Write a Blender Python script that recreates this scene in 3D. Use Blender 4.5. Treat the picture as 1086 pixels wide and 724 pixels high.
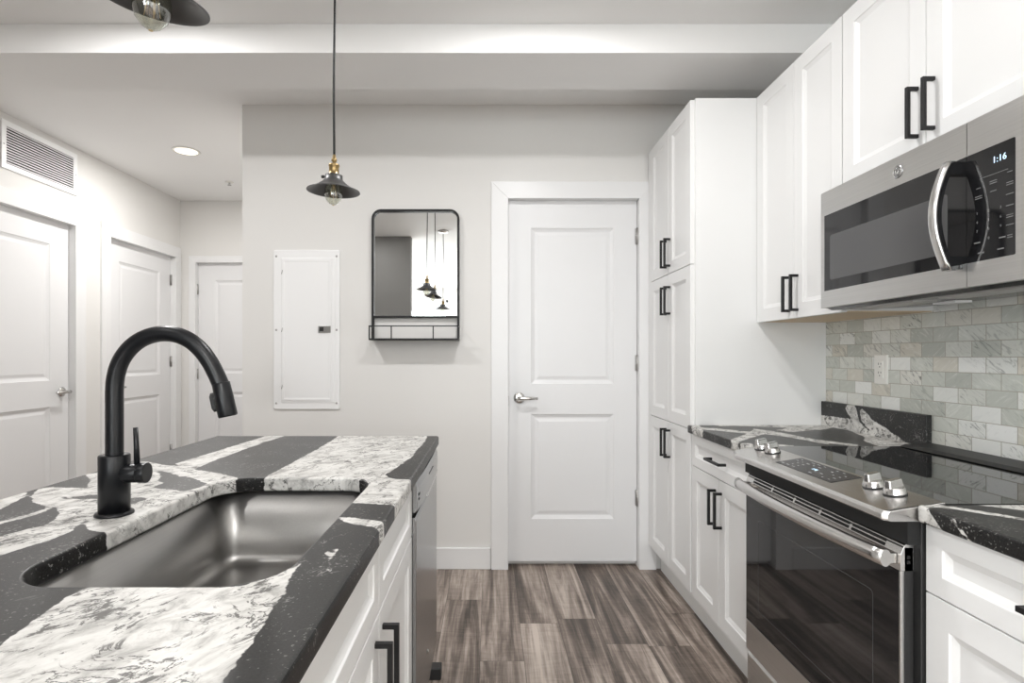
import bpy, bmesh, math, random
import numpy as np
from mathutils import Vector, Matrix
from mathutils.geometry import delaunay_2d_cdt

for o in list(bpy.data.objects):
    bpy.data.objects.remove(o)
SC = bpy.context.scene
COL = SC.collection
PI = math.pi
random.seed(7)

# ------------------------------------------------------------------ camera, world, light, exposure
CAM_H = 1.238
cd = bpy.data.cameras.new('camera'); cam = bpy.data.objects.new('camera', cd); COL.objects.link(cam)
cam.location = (0, 0, CAM_H); cam.rotation_euler = (PI/2, 0, 0)
cd.sensor_width = 36; cd.lens = 585*36/1086; cd.shift_x = 0.02164; cd.shift_y = 0.01427
cd.clip_start = 0.02
SC.camera = cam
SC.view_settings.view_transform = 'Standard'; SC.view_settings.look = 'None'
SC.view_settings.gamma = 1; SC.view_settings.use_curve_mapping = False
SC.view_settings.exposure = 0.60
SC.cycles.max_bounces = 10; SC.cycles.diffuse_bounces = 6; SC.cycles.glossy_bounces = 5
SC.cycles.transparent_max_bounces = 12; SC.cycles.sample_clamp_indirect = 4
SC.cycles.caustics_reflective = False; SC.cycles.caustics_refractive = False

CAN_W = 10.2          # ceiling downlights of the kitchen
HALL_W = 15.0         # the hallway downlight
DAY_FILL_W = 140.0         # daylight at the end wall windows, and the added side fill
W = bpy.data.worlds.new('world'); SC.world = W; W.use_nodes = True
W.node_tree.nodes['Background'].inputs[0].default_value = (0.93, 0.97, 1.0, 1)
W.node_tree.nodes['Background'].inputs[1].default_value = 1.5

def area_light(name, loc, rot, sx, sy, power, color=(1, 1, 1), shape='RECTANGLE', spread=PI, parent=None):
    ld = bpy.data.lights.new(name, 'AREA'); ld.shape = shape; ld.size = sx
    if shape in ('RECTANGLE', 'ELLIPSE'): ld.size_y = sy
    ld.energy = power; ld.color = color; ld.spread = spread
    o = bpy.data.objects.new(name, ld); COL.objects.link(o)
    o.location = loc; o.rotation_euler = rot
    if parent: o.parent = parent
    return o
# daylight: the sky just outside the two windows in the living room's end wall
for wx, wk in ((-1.75, 0.60), (0.45, 0.18)):
    area_light('window_daylight', (wx, -5.85, 1.35), (PI/2+math.radians(22), 0, 0), 1.7, 2.0, DAY_FILL_W*wk, (0.97, 0.985, 1.0))
area_light('window_daylight', (-3.25, -2.9, 1.35), (PI/2+math.radians(22), 0, -PI/2), 2.4, 2.0, DAY_FILL_W*0.95, (0.97, 0.985, 1.0))  # added side fill behind an invented window, brightens the right-hand cabinet fronts

# ------------------------------------------------------------------ node helper
class G:
    def __init__(s, name):
        s.m = bpy.data.materials.new(name); s.m.use_nodes = True
        s.t = s.m.node_tree; s.b = s.t.nodes['Principled BSDF']
    def n(s, typ, **kw):
        x = s.t.nodes.new(typ)
        for k, v in kw.items(): setattr(x, k, v)
        return x
    def put(s, inp, v):
        if isinstance(v, bpy.types.NodeSocket): s.t.links.new(v, inp)
        elif isinstance(v, (tuple, list)) and len(v) == 3 and inp.type == 'RGBA': inp.default_value = (*v, 1)
        else: inp.default_value = v
    def f(s, op, a, b=0.0, c=0.0, clamp=False):
        x = s.n('ShaderNodeMath', operation=op, use_clamp=clamp)
        for i, v in enumerate((a, b, c)): s.put(x.inputs[i], v)
        return x.outputs[0]
    def coord(s): return s.n('ShaderNodeTexCoord').outputs['Object']
    def sep(s, v):
        x = s.n('ShaderNodeSeparateXYZ'); s.put(x.inputs[0], v); return x.outputs
    def comb(s, a, b, c):
        x = s.n('ShaderNodeCombineXYZ')
        for i, v in enumerate((a, b, c)): s.put(x.inputs[i], v)
        return x.outputs[0]
    def noise(s, v, scale, detail=3, rough=0.55, dist=0.0):
        x = s.n('ShaderNodeTexNoise'); s.put(x.inputs['Vector'], v)
        s.put(x.inputs['Scale'], scale); x.inputs['Detail'].default_value = detail
        x.inputs['Roughness'].default_value = rough; x.inputs['Distortion'].default_value = dist
        return x.outputs[0]
    def rnd(s, v):
        x = s.n('ShaderNodeTexWhiteNoise', noise_dimensions='3D'); s.put(x.inputs[0], v); return x.outputs
    def ramp(s, v, stops, interp='LINEAR'):
        x = s.n('ShaderNodeValToRGB'); s.put(x.inputs[0], v); cr = x.color_ramp; cr.interpolation = interp
        while len(cr.elements) < len(stops): cr.elements.new(0.5)
        for e, (p, c) in zip(cr.elements, stops):
            e.position = p; e.color = (*c, 1) if isinstance(c, (tuple, list)) else (c, c, c, 1)
        return x.outputs[0]
    def sstep(s, v, lo, hi):
        x = s.n('ShaderNodeMapRange', interpolation_type='SMOOTHSTEP'); s.put(x.inputs[0], v)
        x.inputs[1].default_value = lo; x.inputs[2].default_value = hi; return x.outputs[0]
    def mix(s, fac, a, b, blend='MIX'):
        x = s.n('ShaderNodeMix', data_type='RGBA', blend_type=blend)
        s.put(x.inputs[0], fac); s.put(x.inputs[6], a); s.put(x.inputs[7], b); return x.outputs[2]
    def bump(s, h, strength=0.2, dist=0.002):
        x = s.n('ShaderNodeBump'); s.put(x.inputs['Strength'], strength); x.inputs['Distance'].default_value = dist
        s.put(x.inputs['Height'], h); s.t.links.new(x.outputs[0], s.b.inputs['Normal'])
    def set(s, **kw):
        names = dict(color='Base Color', rough='Roughness', metal='Metallic', spec='Specular IOR Level', coat='Coat Weight',
                     coat_rough='Coat Roughness', emit='Emission Color', emit_s='Emission Strength', aniso='Anisotropic', ior='IOR')
        for k, v in kw.items(): s.put(s.b.inputs[names[k]], v)
        return s.m

def plain(name, col, rough=0.5, metal=0.0, **kw):
    return G(name).set(color=col, rough=rough, metal=metal, **kw)

def painted(name, col, rough=0.55, amt=0.05, scale=260):
    g = G(name); c = g.coord()
    g.bump(g.noise(c, scale, 2), amt, 0.001)
    return g.set(color=g.mix(g.noise(c, 1.3, 2), tuple(x*0.985 for x in col), col), rough=rough)

M = {}
M['wall'] = painted('warm_grey_wall_paint', (0.735, 0.724, 0.705), 0.7)
M['accent'] = painted('dark_grey_wall_paint', (0.23, 0.225, 0.215), 0.7)  # one even grey, darker than the other walls
M['ceiling'] = painted('ceiling_paint', (0.86, 0.857, 0.85), 0.8)
M['trim'] = painted('white_trim_paint', (0.775, 0.775, 0.775), 0.35, 0.01)
M['door'] = painted('white_door_paint', (0.75, 0.75, 0.755), 0.38, 0.015)
M['cab'] = painted('white_cabinet_lacquer', (0.775, 0.775, 0.77), 0.32, 0.008)
M['birch'] = painted('birch_underside', (0.62, 0.47, 0.30), 0.5, 0.02)
M['toe'] = plain('toe_kick_white', (0.72, 0.72, 0.71), 0.5)
M['black'] = plain('matte_black_metal', (0.010, 0.010, 0.0105), 0.42, 0.0, spec=0.32)
M['faucet'] = plain('faucet_black', (0.007, 0.0075, 0.009), 0.33, 0.0, spec=0.38)
M['dark'] = plain('dark_plastic', (0.018, 0.018, 0.018), 0.5)
M['cavity'] = plain('black_cavity', (0.006, 0.006, 0.006), 0.7)
M['chrome'] = plain('satin_nickel', (0.62, 0.61, 0.59), 0.22, 1.0)
M['hinge'] = plain('hinge_steel', (0.42, 0.41, 0.40), 0.35, 1.0)
M['brass'] = plain('aged_brass', (0.36, 0.26, 0.125), 0.33, 1.0)
M['plate'] = plain('white_plastic', (0.80, 0.79, 0.75), 0.35)
M['panel'] = plain('white_enamel', (0.84, 0.84, 0.84), 0.4)
M['shade'] = plain('gunmetal_shade', (0.10, 0.10, 0.10), 0.42, 0.75)
M['blackglass'] = plain('black_glass', (0.010, 0.010, 0.011), 0.04, 0.0, spec=0.5)
M['cooktop'] = plain('cooktop_glass', (0.006, 0.006, 0.0065), 0.03, 0.0, spec=0.42)
M['ovenwin'] = plain('tinted_window', (0.075, 0.075, 0.077), 0.16, 0.0, spec=0.5)
M['underplate'] = plain('dark_underplate', (0.03, 0.03, 0.03), 0.18, 0.0, spec=0.5)
M['touch'] = plain('touch_panel', (0.03, 0.03, 0.032), 0.2)
M['mark'] = plain('printed_marks', (0.36, 0.36, 0.36), 0.5)
M['marksoft'] = plain('dim_printed_marks', (0.17, 0.17, 0.17), 0.5)
M['mirror'] = plain('mirror_silver', (0.84, 0.85, 0.85), 0.0, 1.0)
M['lcd'] = plain('lit_digits', (0.3, 0.5, 0.7), 0.4, 0.0, emit=(0.62, 0.83, 1.0), emit_s=1.1)
M['lens'] = plain('lit_lens', (1, 1, 1), 0.5, 0.0, emit=(1.0, 0.86, 0.68), emit_s=1.0)
M['lamp_lens'] = plain('frosted_lens', (0.85, 0.85, 0.85), 0.4, 0.0, spec=0.5)
M['filament'] = plain('amber_filament', (0.62, 0.47, 0.24), 0.4, 0.3)

def steel(name, base, rough, axis, streak=0.10):
    g = G(name); x, y, z = g.sep(g.coord())
    k = [3.0, 3.0, 3.0]; k[axis] = 0.0
    sc = [260.0]*3; sc[axis] = 2.0
    v = g.comb(g.f('MULTIPLY', x, sc[0]), g.f('MULTIPLY', y, sc[1]), g.f('MULTIPLY', z, sc[2]))
    nz = g.noise(v, 1.0, 2)
    g.bump(nz, 0.03, 0.0006)
    c = g.mix(nz, tuple(b*(1-streak) for b in base), tuple(b*(1+streak) for b in base))
    return g.set(color=c, rough=g.f('ADD', g.f('MULTIPLY', nz, 0.10), rough-0.05), metal=1.0)
M['steel'] = steel('brushed_steel', (0.58, 0.575, 0.565), 0.30, 1)
M['steel_bright'] = steel('bright_steel', (0.64, 0.63, 0.62), 0.24, 1)
M['steel_dark'] = steel('dishwasher_steel', (0.31, 0.315, 0.32), 0.22, 2)
M['sink'] = steel('sink_steel', (0.38, 0.372, 0.36), 0.37, 1, 0.07)

def see_through(name, tint, refl_rough=0.02, facing=0.5, base=0.05):
    g = G(name); nt = g.t; nt.nodes.remove(g.b)
    tr = g.n('ShaderNodeBsdfTransparent'); tr.inputs[0].default_value = (*tint, 1)
    gl = g.n('ShaderNodeBsdfGlossy'); gl.inputs['Roughness'].default_value = refl_rough
    lw = g.n('ShaderNodeLayerWeight'); lw.inputs[0].default_value = 0.5
    fr = g.f('ADD', base, g.f('MULTIPLY', g.f('POWER', lw.outputs['Facing'], 3.0), facing))
    mx = g.n('ShaderNodeMixShader'); g.put(mx.inputs[0], fr)
    nt.links.new(tr.outputs[0], mx.inputs[1]); nt.links.new(gl.outputs[0], mx.inputs[2])
    nt.links.new(mx.outputs[0], nt.nodes['Material Output'].inputs[0]); return g.m
M['bulb'] = see_through('clear_bulb_glass', (0.93, 0.94, 0.86), 0.03, 0.6, 0.20)
M['pane'] = see_through('window_pane', (0.96, 0.98, 0.98))

def granite(name, edge=False):
    g = G(name); c = g.coord()
    a = g.n('ShaderNodeAttribute', attribute_type='GEOMETRY', attribute_name='vein').outputs['Fac']
    wob = g.f('ADD', g.f('MULTIPLY', g.f('SUBTRACT', g.noise(c, 55, 4, 0.6), 0.5), 0.013),
              g.f('MULTIPLY', g.f('SUBTRACT', g.noise(c, 16, 3), 0.5), 0.014))
    sd = g.f('ADD', a, wob)
    mask = g.sstep(sd, -0.0012, 0.0012)
    # white body: cream field, long grey clouds, dark flecks that gather in drifts, short dark seams
    mp = g.n('ShaderNodeMapping', vector_type='TEXTURE'); mp.inputs['Rotation'].default_value = (0, 0, 1.0); mp.inputs['Scale'].default_value = (1.25, 0.78, 0.9); g.put(mp.inputs[0], c); q = mp.outputs[0]
    cloud = g.ramp(g.noise(q, 15, 5, 0.68, 1.2), [(0.30, (0.25, 0.245, 0.235)), (0.42, (0.47, 0.46, 0.44)), (0.53, (0.61, 0.60, 0.575)), (0.70, (0.70, 0.69, 0.665))])
    drift = g.noise(q, 9, 3, 0.6, 1.2)
    fleck = g.f('ADD', g.noise(q, 52, 5, 0.72, 0.4), g.f('MULTIPLY', g.f('SUBTRACT', drift, 0.5), 0.8))
    fm = g.sstep(fleck, 0.59, 0.67)
    seam = g.f('ABSOLUTE', g.f('SUBTRACT', g.noise(q, 8, 5, 0.66, 1.8), 0.5))
    sm = g.f('MULTIPLY', g.sstep(seam, 0.022, 0.004), g.sstep(g.noise(c, 12, 2), 0.44, 0.54))
    gs = g.f('MULTIPLY', g.sstep(g.noise(q, 34, 5, 0.72, 0.5), 0.52, 0.68), 0.6)
    white = g.mix(gs, cloud, (0.26, 0.25, 0.24))
    white = g.mix(g.f('MULTIPLY', g.f('MAXIMUM', fm, sm), 0.85), white, (0.055, 0.052, 0.048))
    # black body: charcoal with fine grain, sparse pale specks, hairline streaks
    grain = g.ramp(g.noise(c, 320, 3, 0.7), [(0.35, (0.008, 0.0078, 0.0075)), (0.62, (0.022, 0.0215, 0.021))])
    speck = g.sstep(g.f('ADD', g.noise(c, 170, 3, 0.65), g.f('MULTIPLY', g.f('SUBTRACT', g.noise(c, 9, 3), 0.5), 0.32)), 0.60, 0.70)
    hair = g.f('MULTIPLY', g.sstep(g.f('ABSOLUTE', g.f('SUBTRACT', g.noise(c, 6.5, 5, 0.6, 1.0), 0.5)), 0.006, 0.001),
               g.sstep(g.noise(c, 13, 3), 0.55, 0.64))
    blackc = g.mix(g.f('MULTIPLY', g.f('MAXIMUM', speck, hair), 0.6), grain, (0.36, 0.35, 0.335))
    g.bump(g.noise(c, 240, 3), g.f('MULTIPLY', g.f('SUBTRACT', 1.0, mask), 0.10), 0.0008)
    return g.set(color=g.mix(mask, blackc, white), rough=g.f('ADD', 0.36, g.f('MULTIPLY', mask, 0.06)), spec=0.16 if edge else g.f('ADD', 0.42, g.f('MULTIPLY', mask, -0.17)))
M['granite'] = granite('black_and_white_granite')
M['granite_edge'] = granite('polished_granite_edge', True)  # rim turned from the light: its shade is put in by weaker reflection

def floor_mat():
    g = G('vinyl_plank_floor'); x, y, z = g.sep(g.coord())
    PW, PL = 0.18, 1.22
    r = g.f('FLOOR', g.f('DIVIDE', g.f('ADD', x, 0.04), PW))
    ro = g.rnd(g.comb(r, 3.7, 1.0))[0]
    yy = g.f('ADD', g.f('DIVIDE', y, PL), g.f('MULTIPLY', ro, 7.3))
    i = g.f('FLOOR', yy)
    h = g.rnd(g.comb(r, i, 0.5)); h2 = g.rnd(g.comb(r, i, 9.5))[0]
    off = g.f('MULTIPLY', h[0], 60.0)
    v1 = g.comb(g.f('ADD', g.f('MULTIPLY', x, 13.0), off), g.f('ADD', g.f('MULTIPLY', y, 0.9), off), off)
    broad = g.noise(v1, 1.0, 4, 0.62, 0.9)
    v2 = g.comb(g.f('ADD', g.f('MULTIPLY', x, 90.0), off), g.f('ADD', g.f('MULTIPLY', y, 3.2), off), off)
    fine = g.noise(v2, 1.0, 4, 0.65, 0.3)
    v3 = g.comb(g.f('ADD', g.f('MULTIPLY', x, 10.0), off), g.f('ADD', g.f('MULTIPLY', y, 46.0), off), off)
    cross = g.noise(v3, 1.0, 3, 0.6, 1.2)
    t = g.f('ADD', g.f('MULTIPLY', broad, 1.25), g.f('MULTIPLY', g.f('SUBTRACT', fine, 0.5), 0.42))
    t = g.f('ADD', t, g.f('MULTIPLY', g.f('SUBTRACT', cross, 0.5), 0.16))
    t = g.f('ADD', t, g.f('MULTIPLY', g.f('SUBTRACT', h2, 0.5), 0.22))
    t = g.f('SUBTRACT', t, 0.12)
    col = g.ramp(t, [(0.26, (0.062, 0.049, 0.041)), (0.42, (0.170, 0.135, 0.113)), (0.56, (0.330, 0.273, 0.235)), (0.76, (0.57, 0.495, 0.435))])
    fx = g.f('FRACT', g.f('DIVIDE', g.f('ADD', x, 0.04), PW)); fy = g.f('FRACT', yy)
    ex = g.f('MINIMUM', fx, g.f('SUBTRACT', 1.0, fx)); ey = g.f('MINIMUM', fy, g.f('SUBTRACT', 1.0, fy))
    seam = g.f('MINIMUM', g.sstep(ex, 0.003, 0.010), g.sstep(ey, 0.0004, 0.0016))
    col = g.mix(g.f('MULTIPLY', g.f('SUBTRACT', 1.0, seam), 0.65), col, (0.02, 0.016, 0.013))
    g.bump(g.f('ADD', g.f('MULTIPLY', fine, 0.3), seam), 0.12, 0.001)
    return g.set(color=col, rough=g.f('ADD', 0.36, g.f('MULTIPLY', fine, 0.12)), spec=0.4)
M['floor'] = floor_mat()

def tile_mat():
    g = G('green_grey_marble_tile'); x, y, z = g.sep(g.coord())
    TH, TL = 0.0508, 0.1016
    rv = g.f('DIVIDE', g.f('SUBTRACT', z, 1.2355-TH*20), TH); r = g.f('FLOOR', rv)
    u = g.f('ADD', g.f('DIVIDE', g.f('SUBTRACT', y, 1.852-TL*20), TL), g.f('MULTIPLY', g.f('FLOORED_MODULO', r, 2.0), 0.5))
    i = g.f('FLOOR', u)
    h = g.rnd(g.comb(r, i, 1.5)); ha = h[0]; hb = g.rnd(g.comb(r, i, 4.5))[0]
    base = g.ramp(ha, [(0.0, (0.46, 0.475, 0.43)), (0.30, (0.58, 0.60, 0.55)), (0.55, (0.64, 0.65, 0.60)), (0.68, (0.63, 0.60, 0.525)),
                       (0.80, (0.73, 0.74, 0.705)), (1.0, (0.82, 0.825, 0.805))])
    o = g.f('MULTIPLY', hb, 40.0)
    sgn = g.f('SUBTRACT', g.f('MULTIPLY', g.f('GREATER_THAN', hb, 0.35), 2.0), 1.0)
    a1 = g.f('ADD', g.f('MULTIPLY', y, sgn), g.f('MULTIPLY', z, 0.75))
    a2 = g.f('SUBTRACT', g.f('MULTIPLY', z, 1.0), g.f('MULTIPLY', g.f('MULTIPLY', y, sgn), 0.75))
    v = g.comb(g.f('ADD', g.f('MULTIPLY', a1, 11.0), o), g.f('ADD', g.f('MULTIPLY', a2, 40.0), o), o)
    vn = g.noise(v, 1.0, 5, 0.62, 1.6)
    v_dark = g.f('MULTIPLY', g.sstep(vn, 0.53, 0.66), g.f('ADD', 0.06, g.f('MULTIPLY', g.f('POWER', hb, 2.2), 0.85)))
    v_light = g.f('MULTIPLY', g.sstep(vn, 0.47, 0.33), 0.30)
    col = g.mix(v_dark, base, (0.17, 0.18, 0.17)); col = g.mix(v_light, col, (0.84, 0.84, 0.80))
    fu = g.f('FRACT', u); fv = g.f('FRACT', rv)
    eu = g.f('MULTIPLY', g.f('MINIMUM', fu, g.f('SUBTRACT', 1.0, fu)), TL); ev = g.f('MULTIPLY', g.f('MINIMUM', fv, g.f('SUBTRACT', 1.0, fv)), TH)
    e = g.f('MINIMUM', eu, ev)
    col = g.mix(g.sstep(e, 0.0016, 0.0007), col, (0.40, 0.375, 0.32))
    g.bump(g.sstep(e, 0.0006, 0.0022), 0.35, 0.0015)
    return g.set(color=col, rough=0.22, spec=0.5)
M['tile'] = tile_mat()

# ------------------------------------------------------------------ mesh builder
class MB:
    def __init__(s): s.bm = bmesh.new()
    def face(s, pts, smooth=False):
        vs = [s.bm.verts.new(p) for p in pts]
        f = s.bm.faces.new(vs); f.smooth = smooth; return f
    def box(s, x0, x1, y0, y1, z0, z1, mat=None):
        x0, x1 = sorted((x0, x1)); y0, y1 = sorted((y0, y1)); z0, z1 = sorted((z0, z1))
        v = [s.bm.verts.new((x, y, z)) for x in (x0, x1) for y in (y0, y1) for z in (z0, z1)]
        for q in ((0,1,3,2), (4,6,7,5), (0,4,5,1), (2,3,7,6), (0,2,6,4), (1,5,7,3)):
            s.bm.faces.new([v[i] for i in q])
        return s
    def loft(s, rings, cap0=True, cap1=True, smooth=False, closed=True):
        R = [[s.bm.verts.new(p) for p in r] for r in rings]
        n = len(rings[0])
        for a, b in zip(R, R[1:]):
            for i in range(n if closed else n-1):
                j = (i+1) % n
                f = s.bm.faces.new((a[i], a[j], b[j], b[i])); f.smooth = smooth
        if cap0: s.bm.faces.new(list(reversed(R[0])))
        if cap1: s.bm.faces.new(R[-1])
        return s
    def cyl(s, p0, p1, r0, r1=None, n=24, smooth=True, cap=True):
        return s.tube([p0, p1], [r0, r0 if r1 is None else r1], n, cap, smooth)
    def tube(s, pts, rad, n=16, cap=True, smooth=True, flat=None):
        pts = [Vector(p) for p in pts]
        if not isinstance(rad, (list, tuple)): rad = [rad]*len(pts)
        up = None; rings = []
        for i, p in enumerate(pts):
            d = (pts[min(i+1, len(pts)-1)]-pts[max(i-1, 0)]).normalized()
            if up is None:
                up = Vector((0, 0, 1)) if abs(d.z) < 0.9 else Vector((1, 0, 0))
            a = d.cross(up).normalized(); up = a.cross(d).normalized()
            fa, fb = flat or (1, 1)
            rings.append([p + a*math.cos(2*PI*k/n)*rad[i]*fa + up*math.sin(2*PI*k/n)*rad[i]*fb for k in range(n)])
        return s.loft(rings, cap, cap, smooth)
    def lathe(s, prof, c=(0, 0, 0), n=40, smooth=True, axis=None, cap0=False, cap1=False):
        c = Vector(c); ax = Vector(axis).normalized() if axis else Vector((0, 0, 1))
        e1 = ax.orthogonal().normalized(); e2 = ax.cross(e1)
        if not axis: e1, e2 = Vector((1, 0, 0)), Vector((0, 1, 0))
        rings = [[c + (e1*math.cos(2*PI*k/n)+e2*math.sin(2*PI*k/n))*max(r, 1e-5) + ax*h for k in range(n)] for r, h in prof]
        return s.loft(rings, cap0, cap1, smooth)
    def prism(s, prof, fn, a, b):
        """extrude a closed 2D profile from a to b; fn(p, q, t) -> point"""
        return s.loft([[fn(p, q, a) for p, q in prof], [fn(p, q, b) for p, q in prof]])
    def slab(s, fn, us, vs, panels, rings, t, back=0.0):
        """a board whose front (w = t) holds pressed or framed panels in the cells PANELS"""
        for i in range(len(us)-1):
            for j in range(len(vs)-1):
                a, b, c, d = us[i], us[i+1], vs[j], vs[j+1]
                if (i, j) in panels:
                    prev = [(a, c, t), (b, c, t), (b, d, t), (a, d, t)]
                    for ins, w in rings:
                        cur = [(a+ins, c+ins, w), (b-ins, c+ins, w), (b-ins, d-ins, w), (a+ins, d-ins, w)]
                        for k in range(4):
                            l = (k+1) % 4
                            s.face([fn(*prev[k]), fn(*prev[l]), fn(*cur[l]), fn(*cur[k])])
                        prev = cur
                    s.face([fn(*p) for p in prev])
                else:
                    s.face([fn(a, c, t), fn(b, c, t), fn(b, d, t), fn(a, d, t)])
        for i in range(len(us)-1):
            for v in (vs[0], vs[-1]):
                s.face([fn(us[i], v, back), fn(us[i+1], v, back), fn(us[i+1], v, t), fn(us[i], v, t)])
        for j in range(len(vs)-1):
            for u in (us[0], us[-1]):
                s.face([fn(u, vs[j], back), fn(u, vs[j+1], back), fn(u, vs[j+1], t), fn(u, vs[j], t)])
        lo = [(u, vs[0]) for u in us] + [(us[-1], v) for v in vs[1:]] + [(u, vs[-1]) for u in reversed(us[:-1])] + [(us[0], v) for v in reversed(vs[1:-1])]
        s.face([fn(u, v, back) for u, v in lo])
        bmesh.ops.remove_doubles(s.bm, verts=s.bm.verts, dist=1e-5)
        return s

ORG = {}
def build(mb, name, mat, parent=None, bevel=0.0, label=None, local=False, recalc=True, seg=2):
    if recalc: bmesh.ops.recalc_face_normals(mb.bm, faces=mb.bm.faces)
    me = bpy.data.meshes.new(name)
    if parent is not None and not local:
        o0 = ORG.get(parent.name, Vector())
        for v in mb.bm.verts: v.co -= o0
    mb.bm.to_mesh(me); mb.bm.free(); me.materials.append(M[mat] if isinstance(mat, str) else mat)
    o = bpy.data.objects.new(name, me); COL.objects.link(o)
    if parent is not None:
        o.parent = parent; ORG[o.name] = ORG.get(parent.name, Vector())
    if bevel:
        b = o.modifiers.new('edge', 'BEVEL'); b.width = bevel; b.segments = seg; b.limit_method = 'ANGLE'; b.angle_limit = math.radians(40)
        b.harden_normals = False
    if label: o['label'] = label
    return o
def thing(name, label, cat, loc, group=None, rot=(0, 0, 0)):
    o = bpy.data.objects.new(name, None); COL.objects.link(o); o.location = loc; o.rotation_euler = rot
    o.empty_display_size = 0.05
    o['label'] = label; o['category'] = cat
    if group: o['group'] = group
    ORG[o.name] = Vector(loc); return o
def tag(o, label, cat, group=None):
    o['label'] = label; o['category'] = cat
    if group: o['group'] = group
    return o
def struct(o, label=None):
    o['kind'] = 'structure'
    if label: o['label'] = label
    return o

def text_mesh(mb, txt, size, fn, depth=0.0004, cx=0.0, cy=0.0):
    """lettering as thin raised mesh; fn(u, v, w) places it"""
    cu = bpy.data.curves.new('t', 'FONT'); cu.body = txt; cu.size = size; cu.align_x = 'CENTER'; cu.align_y = 'CENTER'
    cu.extrude = depth/2; cu.resolution_u = 3
    ob = bpy.data.objects.new('t', cu); COL.objects.link(ob)
    dg = bpy.context.evaluated_depsgraph_get(); dg.update()
    me = bpy.data.meshes.new_from_object(ob.evaluated_get(dg))
    vs = [mb.bm.verts.new(fn(v.co.x+cx, v.co.y+cy, v.co.z+depth/2)) for v in me.vertices]
    for p in me.polygons:
        try: mb.bm.faces.new([vs[i] for i in p.vertices])
        except ValueError: pass
    bpy.data.objects.remove(ob); bpy.data.curves.remove(cu); bpy.data.meshes.remove(me)

def rrect(x0, x1, y0, y1, r, nc=8, nsx=1, nsy=1, inset=0.0):
    """rounded rectangle, counter-clockwise, a fixed number of points for any inset"""
    x0 += inset; x1 -= inset; y0 += inset; y1 -= inset; r = max(r-inset, 0.0005); P = []
    cs = [((x1-r, y0+r), -PI/2), ((x1-r, y1-r), 0), ((x0+r, y1-r), PI/2), ((x0+r, y0+r), PI)]
    for k, ((cx, cy), a0) in enumerate(cs):
        for i in range(nc+1):
            a = a0+PI/2*i/nc; P.append((cx+r*math.cos(a), cy+r*math.sin(a)))
        (nx, ny), a1 = cs[(k+1) % 4]
        e = P[-1]; t = (nx+r*math.cos(a1), ny+r*math.sin(a1)); ns = nsy if k in (0, 2) else nsx
        for i in range(1, ns): P.append((e[0]+(t[0]-e[0])*i/ns, e[1]+(t[1]-e[1])*i/ns))
    return P

# ------------------------------------------------------------------ room shell
XL, XR, YB, YH, YREAR, ZC = -2.917, 1.537, 3.214, 5.20, -5.5, 2.702
XHALL = -1.442
def wall(name, fn, u0, u1, holes, t=0.12, z1=ZC, mat='wall', depth=None):
    """fn(u, z, w): w = 0 is the room face, w > 0 goes into the wall. holes = (u0, u1, z0, z1); depth backs a hole"""
    mb = MB()
    def blk(a, b, c, d, w0=0.0, w1=t):
        p, q = Vector(fn(a, c, w0)), Vector(fn(b, d, w1)); mb.box(p.x, q.x, p.y, q.y, p.z, q.z)
    u = u0
    for (a, b, c, d) in sorted(holes):
        if a > u: blk(u, a, 0, z1)
        if c > 0: blk(a, b, 0, c)
        blk(a, b, d, z1)
        if depth and c == 0: blk(a, b, c, d, depth, t)
        u = b
    if u < u1: blk(u, u1, 0, z1)
    return struct(build(mb, name, mat))

mb = MB(); mb.box(XL-0.12, XR+0.12, YREAR-0.12, YH+0.12, -0.1, 0); struct(build(mb, 'floor', 'floor'), 'grey brown wood-look plank floor')
mb = MB(); mb.box(XL-0.12, XR+0.12, YREAR-0.12, YH+0.12, ZC, ZC+0.1); struct(build(mb, 'ceiling', 'ceiling'))
mb = MB(); mb.box(XL, XR, 2.43, 2.765, 2.573, ZC); struct(build(mb, 'ceiling_beam', 'ceiling', bevel=0.002), 'boxed drywall beam across the kitchen ceiling')

DT = 2.152                                      # top of the room doors
fb = lambda u, z, w: (u, YB+w, z)
fl = lambda u, z, w: (XL-w, u, z)
fh = lambda u, z, w: (u, YH+w, z)
fr = lambda u, z, w: (XR+w, u, z)
fe = lambda u, z, w: (u, YREAR-w, z)
B0, B1 = 0.1064, 0.867                          # door in the back wall
L0, L1 = 2.965, 3.865                           # first door on the left wall
K0, K1 = 4.224, 5.095                           # second door on the left wall
H0, H1 = -2.769, -1.87                          # door at the end of the hall
wall('wall_back', fb, XHALL, XR+0.12, [(B0-0.004, B1+0.004, 0, DT+0.004)], depth=0.08)
wall('wall_left', fl, YREAR-0.12, YH+0.12, [(-4.1, -1.7, 0.45, 2.45), (L0-0.004, L1+0.004, 0, DT+0.004), (K0-0.004, K1+0.004, 0, DT+0.004)], depth=0.08)
wall('wall_hall_end', fh, XL, XHALL+0.12, [(H0-0.004, H1+0.004, 0, 2.122)], depth=0.08)
wall('wall_hall_right', lambda u, z, w: (XHALL+w, u, z), YB+0.12, YH, [])
wall('wall_right', fr, YREAR-0.12, YB, [])
mb = MB(); mb.box(XL, -0.966, -0.46, -0.34, 0, ZC); struct(build(mb, 'wall_partition', 'accent'), 'dark grey wall behind the island')
wall('wall_rear', fe, XL, XR, [(-2.6, -0.9, 0.45, 2.45), (-0.4, 1.3, 0.45, 2.45)])
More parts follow.
